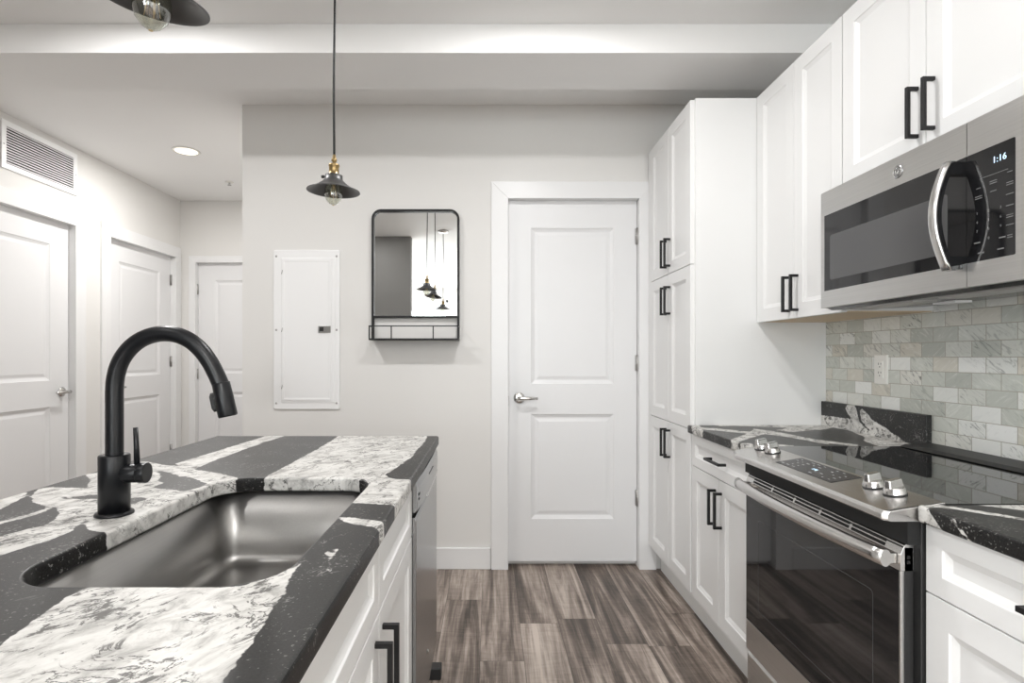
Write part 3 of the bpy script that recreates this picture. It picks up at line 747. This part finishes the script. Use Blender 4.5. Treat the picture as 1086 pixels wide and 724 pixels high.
bmesh.ops.remove_doubles(mb.bm, verts=mb.bm.verts, dist=1e-5)
o = build(mb, 'stone_upstand', 'granite', bevel=0.002)
stone(o, BW, BD, lambda c: (c.y, c.z))
tag(o, 'low black granite upstand with a white vein against the tile', 'upstand')

# ------------------------------------------------------------------ island base: cabinets and dishwasher
XI = -0.240                                             # carcass face; fronts 2 cm proud
def island_cab(label, y0, y1, pulls):
    t = thing('base_cabinet', label, 'cabinet', (-0.53, (y0+y1)/2, 0))
    k = 0.018; mb = MB()
    mb.box(XI, -0.83, y0, y0+k, 0.11, 0.889); mb.box(XI, -0.83, y1-k, y1, 0.11, 0.889)
    mb.box(XI, -0.83, y0+k, y1-k, 0.11, 0.128); mb.box(-0.818, -0.83, y0+k, y1-k, 0.128, 0.889)
    mb.box(XI, XI-k, y0+k, y1-k, 0.715, 0.755); mb.box(XI, XI-k, y0+k, y1-k, 0.872, 0.889)
    build(mb, 'carcass', 'cab', t)
    mb = MB(); mb.box(XI-0.07, -0.83, y0, y1, 0, 0.11); build(mb, 'toe_kick', 'toe', t)
    ym = (y0+y1)/2
    for a, b, py in ((y0, ym, pulls[0]), (ym, y1, pulls[1])):
        front(t, 'drawer_front', FI(XI), a+GAP, b-GAP, 0.7315, 0.884, 0.042)
        d_ = front(t, 'door', FI(XI), a+GAP, b-GAP, 0.125, 0.728)
        pull(d_, FI(XI), py, 0.617)
island_cab('white island cabinet under the sink, with two false drawer fronts over two doors', 0.634, 1.558, (1.058, 1.132))
island_cab('white island cabinet at the near end of the island, before the sink cabinet', 0.13, 0.632, (0.34, 0.42))

t = thing('dishwasher', 'stainless dishwasher at the far end of the island', 'dishwasher', (-0.5, 1.86, 0))
mb = MB(); mb.box(-0.245, -0.82, 1.562, 2.155, 0.10, 0.886); build(mb, 'tub_body', 'dark', t)
W0, W1 = 1.564, 2.153
mb = MB(); mb.prism([(-0.245, 0.12), (-0.212, 0.12), (-0.208, 0.128), (-0.208, 0.771), (-0.212, 0.779), (-0.245, 0.779)], lambda p, q, y: (p, y, q), W0, W1)
build(mb, 'door_panel', 'steel_dark', t, bevel=0.002)
mb = MB(); R_ = []
for k in range(21):
    y = W0+(W1-W0)*k/20; b_ = 0.007*(1-abs(2*k/20-1)**2.6)
    R_.append([(x-(0 if x < -0.24 else -b_), y, z) for x, z in ((-0.245, 0.795), (-0.212, 0.793), (-0.206, 0.800), (-0.204, 0.83), (-0.205, 0.865), (-0.210, 0.882), (-0.245, 0.885))])
mb.loft(R_)
cp = build(mb, 'control_strip', 'steel_dark', t, bevel=0.0015)
mb = MB(); mb.tube([(-0.2085+0.007*(1-abs(2*k/20-1)**2.6), W0+(W1-W0)*k/20, 0.794) for k in range(7, 21)], 0.0042, 10); build(mb, 'handle_lip', 'steel_bright', t)
for k in (0, 1):
    mb = MB(); mb.box(-0.2065, -0.2023, 1.578, 1.622, 0.826+k*0.013, 0.832+k*0.013); build(mb, 'vent_slot', 'cavity', cp)
mb = MB(); mb.box(-0.2015, -0.1968, 1.80, 1.92, 0.853, 0.857); build(mb, 'control_marks', 'dark', cp)
mb = MB(); mb.prism([(-0.245, 0.779), (-0.222, 0.779), (-0.222, 0.794), (-0.245, 0.794)], lambda p, q, y: (p, y, q), W0, W1); build(mb, 'handle_pocket', 'cavity', t)
mb = MB(); mb.box(-0.262, -0.30, 1.562, 2.155, 0.0, 0.11); build(mb, 'toe_panel', 'dark', t)
mb = MB(); mb.box(-0.262, -0.187, 2.105, 2.155, 0.0, 0.045); build(mb, 'levelling_foot', 'dark', t, bevel=0.004)
mb = MB(); mb.lathe([(0.0, 0.004), (0.006, 0.003), (0.008, 0.0)], (-0.208, 1.845, 0.25), 14, axis=(1, 0, 0)); build(mb, 'screw', 'chrome', t)

# ------------------------------------------------------------------ sink and faucet
t = thing('kitchen_sink', 'stainless single bowl sink set under the island countertop', 'sink', (-0.49, 1.085, 0.89))
def bowl(off, zoff=0.0):
    R = []
    rr = lambda i: rrect(SKX0-0.008, SKX1+0.008, SKY0-0.008, SKY1+0.012, 0.042, 14, 4, 6, i)
    zt, zb, fr_ = 0.8895, 0.702+zoff, 0.028
    R.append([(x, y, zt) for x, y in rr(off-0.018 if off == 0 else off)])
    if off == 0: R.append([(x, y, zt) for x, y in rr(0)])
    R.append([(x, y, zb+fr_) for x, y in rr(off+0.004)])
    for k in range(1, 7):
        a = PI/2*k/6; R.append([(x, y, zb+fr_-fr_*math.sin(a)) for x, y in rr(off+0.004+fr_*(1-math.cos(a)))])
    return R
mb = MB(); mb.loft(bowl(0), False, True, smooth=True)
b = build(mb, 'basin', 'sink', t); so = b.modifiers.new('wall', 'SOLIDIFY'); so.thickness = 0.0015; so.offset = -1
for p in b.data.polygons:
    if len(p.vertices) > 8: p.use_smooth = False
mb = MB(); mb.lathe([(0.0, -0.004), (0.03, -0.004), (0.034, 0.0), (0.045, 0.002), (0.057, 0.0015), (0.060, 0.0)], (-0.49, 1.085, 0.7025), 36)
build(mb, 'drain', 'chrome', t)

FX, FY, FZ = -0.744, 1.093, ZT1
t = thing('kitchen_faucet', 'matte black gooseneck pull-down faucet on the island behind the sink', 'faucet', (FX, FY, FZ))
mb = MB(); mb.lathe([(0.0, 0.0), (0.034, 0.0), (0.034, 0.003), (0.0325, 0.0055), (0.0275, 0.006), (0.0275, 0.0065)], (FX, FY, FZ), 48); build(mb, 'base_flange', 'faucet', t)
mb = MB(); mb.lathe([(0.0, 0.004), (0.0275, 0.004), (0.0275, 0.116), (0.0265, 0.118), (0.0175, 0.118), (0.0, 0.118)], (FX, FY, FZ), 48); build(mb, 'body', 'faucet', t)
px = [(121.5, 490), (121.5, 460), (121.5, 430), (121.6, 411), (123.5, 396), (128.5, 382), (137, 370), (148, 361), (161, 355.5), (175, 353.6), (189, 355.5), (202, 361.5), (213, 371), (222, 383), (228.5, 395), (233, 405), (235.6, 412)]
K = 535.2
pts = [((x-519.5)/K, FY, 1.238-(y-377.5)/K) for x, y in px]
def smooth_path(P, n=6):
    P = [Vector(p) for p in P]; out = []
    for i in range(len(P)-1):
        p0, p1, p2, p3 = P[max(i-1, 0)], P[i], P[i+1], P[min(i+2, len(P)-1)]
        for k in range(n):
            s = k/n
            out.append(0.5*((2*p1)+(p2-p0)*s+(2*p0-5*p1+4*p2-p3)*s*s+(3*p1-p0-3*p2+p3)*s**3))
    return out+[P[-1]]
mb = MB(); mb.tube(smooth_path(pts, 4), 0.0158, 32); build(mb, 'spout', 'faucet', t)
a = Vector(pts[-1]); d_ = (Vector(((242-519.5)/K, FY, 1.238-(441.5-377.5)/K))-a).normalized()
hb = a-d_*0.012; he = Vector(((242-519.5)/K, FY, 1.238-(441.5-377.5)/K))
mb = MB(); L_ = (he-hb).length
mb.lathe([(0.0, 0.0), (0.0160, 0.0), (0.0168, 0.0015), (0.0178, L_*0.5), (0.0182, L_-0.003), (0.0170, L_), (0.012, L_), (0.011, L_-0.004), (0.0, L_-0.004)], hb, 36, axis=d_)
sp = build(mb, 'spray_head', 'faucet', t)
side = Vector((-d_.z, 0, d_.x)); side = side if side.x < 0 else -side
mb = MB(); c0 = hb+d_*0.035+side*0.017
e = [c0+d_*u+Vector((0, 1, 0))*v for u, v in rrect(-0.019, 0.019, -0.008, 0.008, 0.006, 5)]
mb.loft([[p-side*0.004 for p in e], [p+side*0.006 for p in e], [c0+(p-c0)*0.8+side*0.0085 for p in e]]); build(mb, 'spray_button', 'dark', sp)
mb = MB(); hz = 1.238-(501.5-377.5)/K
mb.cyl((FX+0.018, FY, hz), (FX+0.047, FY+0.003, hz), 0.0190, n=36); mb.cyl((FX+0.0475, FY+0.003, hz), (FX+0.063, FY+0.004, hz), 0.0200, n=36)
hd = build(mb, 'handle_hub', 'faucet', t, bevel=0.0012)
mb = MB(); mb.tube([(FX+0.043, FY+0.003, hz+0.015), (FX+0.042, FY+0.003, hz+0.05), (FX+0.040, FY+0.003, hz+0.090)], [0.0058, 0.0050, 0.0044], 14); build(mb, 'handle_lever', 'faucet', hd)

# ------------------------------------------------------------------ pendant lamps
def pendant(label, x, y, z_rim, tilt, tilt_x=0.0):
    H = ZC-z_rim
    t = thing('pendant_lamp', label, 'pendant lamp', (x, y, ZC), 'pendant lamps over the island')
    mb = MB(); mb.lathe([(0.0, 0.0), (0.060, 0.0), (0.060, -0.012), (0.052, -0.022), (0.012, -0.026), (0.0, -0.026)], n=36); build(mb, 'ceiling_canopy', 'chrome', t, local=True)
    ztop = -H+0.112
    mb = MB(); mb.tube(smooth_path([(0, 0, -0.02), (0.002, 0, -0.02-(H-0.13)*0.33), (-0.0015, 0, -0.02-(H-0.13)*0.66), (0, 0, ztop)], 6), 0.0040, 10); build(mb, 'cord', 'black', t, local=True)
    R = Matrix.Translation((0, 0, ztop)) @ Matrix.Rotation(tilt, 4, 'Y') @ Matrix.Rotation(tilt_x, 4, 'X') @ Matrix.Translation((0, 0, -0.112))
    def put(mb, name, mat, par):
        bmesh.ops.transform(mb.bm, matrix=R, verts=mb.bm.verts); return build(mb, name, mat, par, local=True)
    # heights from the rim of the shade upwards
    mb = MB(); mb.lathe([(0.0, 0.122), (0.005, 0.120), (0.0062, 0.108), (0.009, 0.106), (0.009, 0.098), (0.0055, 0.096), (0.0055, 0.092), (0.017, 0.088), (0.0185, 0.082),
                         (0.0165, 0.080), (0.0165, 0.056), (0.0185, 0.054), (0.0185, 0.046), (0.0, 0.046)], n=28)
    so = put(mb, 'lamp_socket', 'brass', t)
    mb = MB(); mb.cyl((-0.016, 0, 0.066), (-0.036, 0, 0.0645), 0.0035, n=12); mb.cyl((-0.033, 0, 0.0648), (-0.041, 0, 0.0644), 0.0052, n=12)
    bmesh.ops.translate(mb.bm, vec=(0, 0, -0.018), verts=mb.bm.verts); put(mb, 'switch_key', 'dark', so)
    mb = MB(); prof = [(0.017, 0.052), (0.0285, 0.052), (0.0290, 0.038), (0.031, 0.035), (0.040, 0.026), (0.058, 0.013), (0.078, 0.003), (0.0865, 0.0), (0.0868, -0.002)]
    inn = [(0.0852, -0.002), (0.0770, 0.0005), (0.0570, 0.0105), (0.0390, 0.0235), (0.029, 0.033), (0.0265, 0.044), (0.017, 0.045)]
    mb.lathe(prof+inn+[prof[0]], n=56); put(mb, 'lamp_shade', 'shade', t)
    mb = MB(); mb.lathe([(0.0, -0.0475), (0.004, -0.047), (0.014, -0.042), (0.024, -0.031), (0.0290, -0.015), (0.0285, 0.001), (0.023, 0.020), (0.0155, 0.036), (0.0135, 0.048)], n=36)
    bu = put(mb, 'bulb', 'bulb', t)
    mb = MB()
    mb.cyl((0, 0, 0.045), (0, 0, 0.004), 0.0035, 0.002, 10)
    for k in range(5):
        a0, a1 = 2*PI*k/5, 2*PI*(k+0.5)/5
        mb.tube([(0.004*math.cos(a0), 0.004*math.sin(a0), 0.028), (0.013*math.cos(a1), 0.013*math.sin(a1), -0.024)], 0.00045, 6)
        mb.tube([(0.013*math.cos(a1), 0.013*math.sin(a1), -0.024), (0.004*math.cos(a0+2*PI/5), 0.004*math.sin(a0+2*PI/5), 0.028)], 0.00045, 6)
    mb.lathe([(0.0, -0.0485), (0.003, -0.0480), (0.004, -0.0465)], n=12)
    put(mb, 'filament', 'filament', bu)
    return t
pendant('dark metal pendant lamp with brass socket hanging before the back wall, left of the mirror', -0.519, 1.84, 1.789, math.radians(1.5), math.radians(1))
pendant('dark metal pendant lamp cropped by the top edge of the photo, nearest over the sink', -0.548, 0.905, 1.829, math.radians(8), math.radians(8))
pendant('dark metal pendant lamp seen only in the mirror, farthest of the row there', -0.545, -0.04, 1.790, math.radians(2))

# ------------------------------------------------------------------ outlet
t = thing('electrical_outlet', 'white electrical outlet on the marble tile above the upstand', 'outlet', (1.529, 2.152, 1.186))
F = lambda u, v, w: (1.529-w, 2.152+u, 1.186+v)
mb = MB()
mb.loft([[F(u, v, 0) for u, v in rrect(-0.036, 0.036, -0.058, 0.058, 0.004)], [F(u, v, 0.004) for u, v in rrect(-0.036, 0.036, -0.058, 0.058, 0.004)], [F(u, v, 0.006) for u, v in rrect(-0.036, 0.036, -0.058, 0.058, 0.004, inset=0.003)]])
build(mb, 'cover_plate', 'plate', t)
mb = MB(); mb.loft([[F(u, v, 0.0055) for u, v in rrect(-0.017, 0.017, -0.034, 0.034, 0.003)], [F(u, v, 0.0085) for u, v in rrect(-0.017, 0.017, -0.034, 0.034, 0.003, inset=0.001)]])
rc = build(mb, 'receptacle', 'plate', t)
mb = MB()
for vz in (-0.017, 0.017):
    for uy, h in ((0.0065, 0.008), (-0.0065, 0.0065)):
        p, q = F(uy-0.0012, vz+0.003-h/2+0.002, 0.0083), F(uy+0.0012, vz+0.003+h/2+0.002, 0.0089); mb.box(p[0], q[0], p[1], q[1], p[2], q[2])
    mb.lathe([(0.0, 0.0006), (0.0026, 0.0005), (0.0026, 0.0)], F(0, vz-0.007, 0.0083), 12, axis=(-1, 0, 0))
build(mb, 'slots', 'dark', rc)

# ------------------------------------------------------------------ microwave
XM, MZ0, MZ1 = 1.149, 1.404, 1.800
MY0, MY1, MS = 1.156, 1.914, 1.329
t = thing('microwave', 'stainless over-the-range microwave under the wall cabinet', 'microwave', (1.34, 1.535, MZ0))
mb = MB(); mb.box(XM+0.035, 1.525, MY0+0.003, MY1-0.003, MZ0+0.016, MZ1+0.010); build(mb, 'housing', 'dark', t, bevel=0.002)
mb = MB(); mb.prism([(XM+0.012, MZ0+0.002), (XM+0.035, MZ0-0.008), (1.50, MZ0+0.004), (1.515, MZ0+0.018), (XM+0.012, MZ0+0.018)], lambda p, q, y: (p, y, q), MY0+0.004, MY1-0.004)
bt = build(mb, 'bottom_plate', 'underplate', t, bevel=0.001)
mb = MB(); mb.box(XM+0.20, XM+0.25, 1.60, 1.68, MZ0-0.004, MZ0-0.010); build(mb, 'task_light', 'lamp_lens', bt)
mb = MB()
for k in range(2): mb.box(XM+0.06, XM+0.13, MY0+0.06+k*0.36, MY0+0.33+k*0.36, MZ0-0.0055, MZ0-0.011)
build(mb, 'grease_filters', 'hinge', bt)
GZ0, GZ1 = 1.461, 1.7175
# door: steel frame with black glass
def frame_front(y0, y1, gy0, gy1, name, tk=0.035):
    mb = MB(); f = FR(XM+tk)
    us, vs = [y0, gy0, gy1, y1], [MZ0, GZ0, GZ1, MZ1]
    mb.slab(f, us, vs, {(1, 1)}, [(0.001, tk-0.002)], tk); return build(mb, name, 'steel', t, bevel=0.002)
dr = frame_front(MS+0.001, MY1, MS+0.0012, MY1-0.021, 'door')
mb = MB(); mb.box(XM-0.0006, XM+0.004, MS+0.0008, MY1-0.0205, GZ0-0.0004, GZ1+0.0004); gl = build(mb, 'door_glass', 'blackglass', dr)
mb = MB(); e = rrect(MS+0.055, MY1-0.052, 1.495, 1.645, 0.008)
mb.loft([[(XM-0.0010, y, z) for y, z in e], [(XM-0.0005, y, z) for y, z in e]]); build(mb, 'viewing_window', 'ovenwin', dr, label='rounded grey viewing window')
cpn = frame_front(MY0, MS-0.001, MY0+0.050, MS-0.0012, 'control_panel')
mb = MB(); e = rrect(MY0+0.0496, MS-0.0008, GZ0-0.0004, GZ1+0.0004, 0.004, 4); mb.loft([[(XM+0.004, y, z) for y, z in e], [(XM-0.0006, y, z) for y, z in e]]); build(mb, 'panel_glass', 'blackglass', cpn)
FM = lambda u, v, w: (XM-0.0006-w, -u, v)               # lettering runs towards -Y
mb = MB(); text_mesh(mb, '1:16', 0.0205, FM, 0.0003, -1.243, 1.684); build(mb, 'clock_digits', 'lcd', cpn)
mb = MB()
mb.box(XM-0.0006, XM-0.0010, 1.222, 1.292, 1.6525, 1.6535)
random.seed(3)
for yy_, zz in ((1.218, 1.645), (1.218, 1.622), (1.218, 1.596), (1.218, 1.571), (1.218, 1.550), (1.218, 1.528), (1.218, 1.505), (1.258, 1.637), (1.258, 1.614), (1.296, 1.631), (1.296, 1.612)):
    w_ = random.choice((0.006, 0.008, 0.009)); k_ = random.choice((1, 2))
    for q in range(k_): mb.box(XM-0.0006, XM-0.0010, yy_-w_, yy_+w_, zz-q*0.005, zz-q*0.005+0.0017)
for yy_ in (1.300, 1.236): mb.box(XM-0.0006, XM-0.0010, yy_-0.008, yy_+0.008, 1.503, 1.506)
for yy_ in (1.290, 1.240): mb.box(XM-0.0006, XM-0.0010, yy_-0.008, yy_+0.008, 1.478, 1.481)
for r_, row in enumerate(('123', '456', '789')):
    for c_, ch in enumerate(row): text_mesh(mb, ch, 0.0085, FM, 0.0003, -(1.300-c_*0.030), 1.573-r_*0.021)
text_mesh(mb, '0', 0.0085, FM, 0.0003, -1.270, 1.510)
build(mb, 'key_markings', 'marksoft', cpn)
# round badge
FB = lambda u, v, w: (XM-w, 1.553-u, 1.757+v)
mb = MB(); mb.lathe([(0.0, 0.002), (0.0165, 0.002), (0.0185, 0.0012), (0.0188, 0.0)], FB(0, 0, 0), 36, axis=(-1, 0, 0)); bd = build(mb, 'badge', 'steel_dark', t)
mb = MB()
mb.tube([FB(0.0155*math.cos(a), 0.0155*math.sin(a), 0.0022) for a in np.linspace(0, 2*PI, 33)], 0.0009, 6)
for sg in (0, PI/2, PI, 3*PI/2):
    mb.tube([FB(0.0125*math.cos(sg+a)*(1-0.25*k), 0.0125*math.sin(sg+a)*(1-0.25*k), 0.0022) for k, a in enumerate((0.1, 0.7, 1.1))], 0.0006, 6)
mb.tube([FB(-0.0035+0.0045*math.cos(a), 0.0005+0.006*math.sin(a), 0.0022) for a in np.linspace(0.7, 5.9, 16)]+[FB(-0.0002, 0.0, 0.0022), FB(-0.004, -0.001, 0.0022)], 0.0007, 6)
mb.tube([FB(0.0085, 0.0055, 0.0022), FB(0.005, 0.0065, 0.0022), FB(0.0035, 0.0035, 0.0022), FB(0.006, 0.001, 0.0022), FB(0.0032, -0.002, 0.0022), FB(0.0045, -0.006, 0.0022), FB(0.009, -0.004, 0.0022)], 0.0007, 6)
build(mb, 'badge_monogram', 'steel_bright', bd)
# bowed handle
hy = MS+0.022
arc = [(XM-0.030-0.034*math.sin(PI*k/14), 1.447+(1.712-1.447)*k/14) for k in range(15)]
mb = MB()
rings = []
for k, (x, z) in enumerate(arc):
    ring = rrect(-0.0115, 0.0115, -0.006, 0.006, 0.005, 4)
    rings.append([(x+b_, hy+a_, z) for a_, b_ in ring])
mb.loft(rings, smooth=True); hn = build(mb, 'handle', 'steel_bright', dr)
mb = MB()
for z0_, z1_, k in ((1.449, 1.480, 1), (1.680, 1.710, 13)):
    x = arc[k][0]; mb.box(x+0.004, XM+0.0015, hy-0.011, hy+0.011, z0_, z1_)
for a_, b_ in zip(arc[:-1], arc[1:]):
    mb.prism([(a_[0]+0.0055, a_[1]), (a_[0]+0.013, a_[1]), (b_[0]+0.013, b_[1]), (b_[0]+0.0055, b_[1])], lambda p, q, y: (p, y, q), hy-0.0105, hy+0.0105)
build(mb, 'handle_mounts', 'blackglass', dr, label='black inner side and mounts of the handle')

# ------------------------------------------------------------------ range
RY0, RY1 = 1.166, 1.914
t = thing('kitchen_range', 'stainless slide-in electric range with glass cooktop and oven door', 'range', (1.2, 1.54, 0))
mb = MB(); mb.box(0.912, 1.50, RY0, RY1, 0.03, 0.914); build(mb, 'body', 'dark', t, bevel=0.002)
mb = MB(); mb.box(0.935, 1.49, RY0+0.02, RY1-0.02, 0.0, 0.03); build(mb, 'feet_plinth', 'dark', t)
mb = MB(); mb.box(0.958, 1.478, RY0-0.001, RY1+0.001, 0.9215, 0.9258); build(mb, 'cooktop_glass', 'cooktop', t, bevel=0.001)
mb = MB(); mb.box(0.99, 1.47, RY0+0.001, RY1-0.001, 0.914, 0.9215); build(mb, 'cooktop_frame', 'dark', t)
mb = MB(); mb.prism([(1.41, 0.928), (1.43, 0.936), (1.51, 0.940), (1.527, 0.938), (1.527, 0.925), (1.479, 0.925), (1.479, 0.928)], lambda p, q, y: (p, y, q), RY0, RY1-0.014); build(mb, 'rear_trim', 'dark', t, bevel=0.001)
pp = lambda a, y, h=0.0: (0.834+0.126*a-0.143*h, y, 0.911+0.019*a+0.99*h)
mb = MB()
def prof_at(y, k):
    return [(x, y, z) for x, z in ((0.960, 0.930), (0.834+k, 0.911), (0.829+k, 0.904), (0.829+k, 0.893), (0.836+k, 0.889), (0.960, 0.889))]
mb.loft([prof_at(RY0-0.004, 0.010), prof_at(RY0+0.004, 0.0), prof_at(RY1-0.05, 0.0), prof_at(RY1+0.003, 0.018)])
cp = build(mb, 'control_panel', 'steel_bright', t, bevel=0.0015)
mb = MB(); A0, A1 = 0.27, 0.90
c4 = [pp(A0, 1.405), pp(A1, 1.405), pp(A1, 1.675), pp(A0, 1.675)]; c5 = [pp(A0, 1.405, 0.001), pp(A1, 1.405, 0.001), pp(A1, 1.675, 0.001), pp(A0, 1.675, 0.001)]
mb.loft([c4, c5]); tp = build(mb, 'touch_panel', 'touch', t)
mb = MB(); random.seed(5)
for r_ in range(5):
    for c_ in range(9):
        if 3 <= c_ <= 4 and r_ in (0, 1, 2): continue
        if random.random() < 0.3: continue
        a_ = A0+0.08+r_*0.115; y_ = 1.655-c_*0.028; w_ = random.choice((0.003, 0.005, 0.007))
        mb.loft([[pp(a_, y_-w_, 0.001), pp(a_+0.022, y_-w_, 0.001), pp(a_+0.022, y_+w_, 0.001), pp(a_, y_+w_, 0.001)], [pp(a_, y_-w_, 0.0013), pp(a_+0.022, y_-w_, 0.0013), pp(a_+0.022, y_+w_, 0.0013), pp(a_, y_+w_, 0.0013)]])
build(mb, 'key_markings', 'mark', tp)
mb = MB(); text_mesh(mb, '1:16', 0.014, lambda u, v, w: pp(0.56+v/0.126, 1.535-u, 0.001+w), 0.0003); build(mb, 'clock_digits', 'lcd', tp)
def knob(y, a=0.70, turn=0.25):
    nrm = Vector((-0.143, 0, 0.99)).normalized(); c = Vector(pp(a, y))
    mb = MB(); mb.lathe([(0.0, 0.0), (0.0235, 0.0), (0.0235, 0.003), (0.0, 0.003)], c, 36, axis=nrm); kb = build(mb, 'knob', 'dark', t)
    mb = MB(); mb.lathe([(0.0228, 0.003), (0.0222, 0.008), (0.0200, 0.0155), (0.0190, 0.017), (0.0, 0.017)], c, 36, axis=nrm)
    tx = Vector((0.99*math.cos(turn), math.sin(turn), 0.143*math.cos(turn))); ty = nrm.cross(tx)
    P = lambda u, v, h: c+tx*u+ty*v+nrm*h
    mb.loft([[P(u, v, 0.016) for u, v in rrect(-0.0205, 0.0205, -0.0085, 0.0085, 0.003, 3)], [P(u, v, 0.032) for u, v in rrect(-0.0185, 0.0185, -0.007, 0.007, 0.003, 3)], [P(u, v, 0.034) for u, v in rrect(-0.018, 0.018, -0.006, 0.006, 0.002, 3)]])
    build(mb, 'knob_grip', 'steel_bright', kb, bevel=0.0006)
for y in (1.255, 1.325, 1.798, 1.868): knob(y)
# recess between the control panel and the oven door
mb = MB(); mb.box(0.885, 0.912, RY0+0.003, RY1-0.003, 0.838, 0.889); build(mb, 'vent_recess', 'cavity', t)
# oven door
OY0, OY1, XO = 1.184, 1.898, 0.8816
mb = MB(); mb.box(XO+0.006, 0.911, OY0, OY1, 0.236, 0.830); dr = build(mb, 'oven_door', 'dark', t, bevel=0.003)
mb = MB(); mb.prism([(XO, 0.776), (XO, 0.8125), (XO+0.0085, 0.8315), (XO+0.012, 0.835), (XO+0.0294, 0.835), (XO+0.0294, 0.830), (XO+0.0294, 0.776)], lambda p, q, y: (p, y, q), OY0, OY1)
build(mb, 'top_band', 'steel_bright', dr, bevel=0.0008)
for k in range(5):
    y0_ = OY0+0.05+k*0.125
    mb = MB()
    for z_ in (0.8175, 0.8265):
        x_ = XO+0.0085*(z_-0.8125)/0.019
        mb.prism([(x_-0.0022, z_-0.0028), (x_+0.0008, z_+0.0034), (x_+0.003, z_+0.0034), (x_+0.003, z_-0.0028)], lambda p, q, y: (p, y, q), y0_, y0_+0.114)
    build(mb, 'vent_slot', 'cavity', dr)
mb = MB(); mb.box(XO+0.0002, XO+0.006, OY0+0.006, OY1, 0.338, 0.7755); gl = build(mb, 'oven_glass', 'blackglass', dr, bevel=0.001)
mb = MB(); e = rrect(OY0+0.085, OY1-0.085, 0.40, 0.70, 0.012); e2 = rrect(OY0+0.085, OY1-0.085, 0.40, 0.70, 0.012, inset=0.0015)
mb.loft([[(XO-0.0002, y, z) for y, z in e], [(XO+0.0004, y, z) for y, z in e], [(XO+0.0004, y, z) for y, z in e2], [(XO-0.0002, y, z) for y, z in e2], [(XO-0.0002, y, z) for y, z in e]], False, False)
build(mb, 'window_outline', 'ovenwin', dr)
mb = MB(); mb.box(XO, XO+0.008, OY0, OY0+0.0055, 0.338, 0.7755); mb.box(XO, XO+0.008, OY0, OY1, 0.237, 0.337); build(mb, 'lower_band', 'steel', dr, bevel=0.0015)
mb = MB()
for z_ in (0.792, 0.803): mb.box(0.895, 0.902, OY0-0.0006, OY0+0.002, z_, z_+0.007)
build(mb, 'side_slots', 'cavity', dr)
N_ = 24; hp = []
for k in range(N_+1):
    s = k/N_; y = OY0+0.004+(OY1-OY0-0.008)*s; hp.append((0.853-0.020*math.sin(PI*s)**0.7, y, 0.803))
mb = MB(); mb.tube([hp[0]]+hp+[hp[-1]] if 0 else hp, 0.0185, 24, flat=(0.72, 1.0)); hn = build(mb, 'handle', 'steel_bright', dr)
for y in (OY0+0.022, OY1-0.022):
    mb = MB(); mb.box(0.846, XO, y-0.013, y+0.013, 0.788, 0.812); build(mb, 'handle_mount', 'chrome', dr, bevel=0.003)
mb = MB(); mb.prism([(0.886, 0.100), (0.912, 0.100), (0.912, 0.226), (0.892, 0.226), (0.886, 0.218)], lambda p, q, y: (p, y, q), OY0, OY1); build(mb, 'storage_drawer', 'steel', t, bevel=0.002)
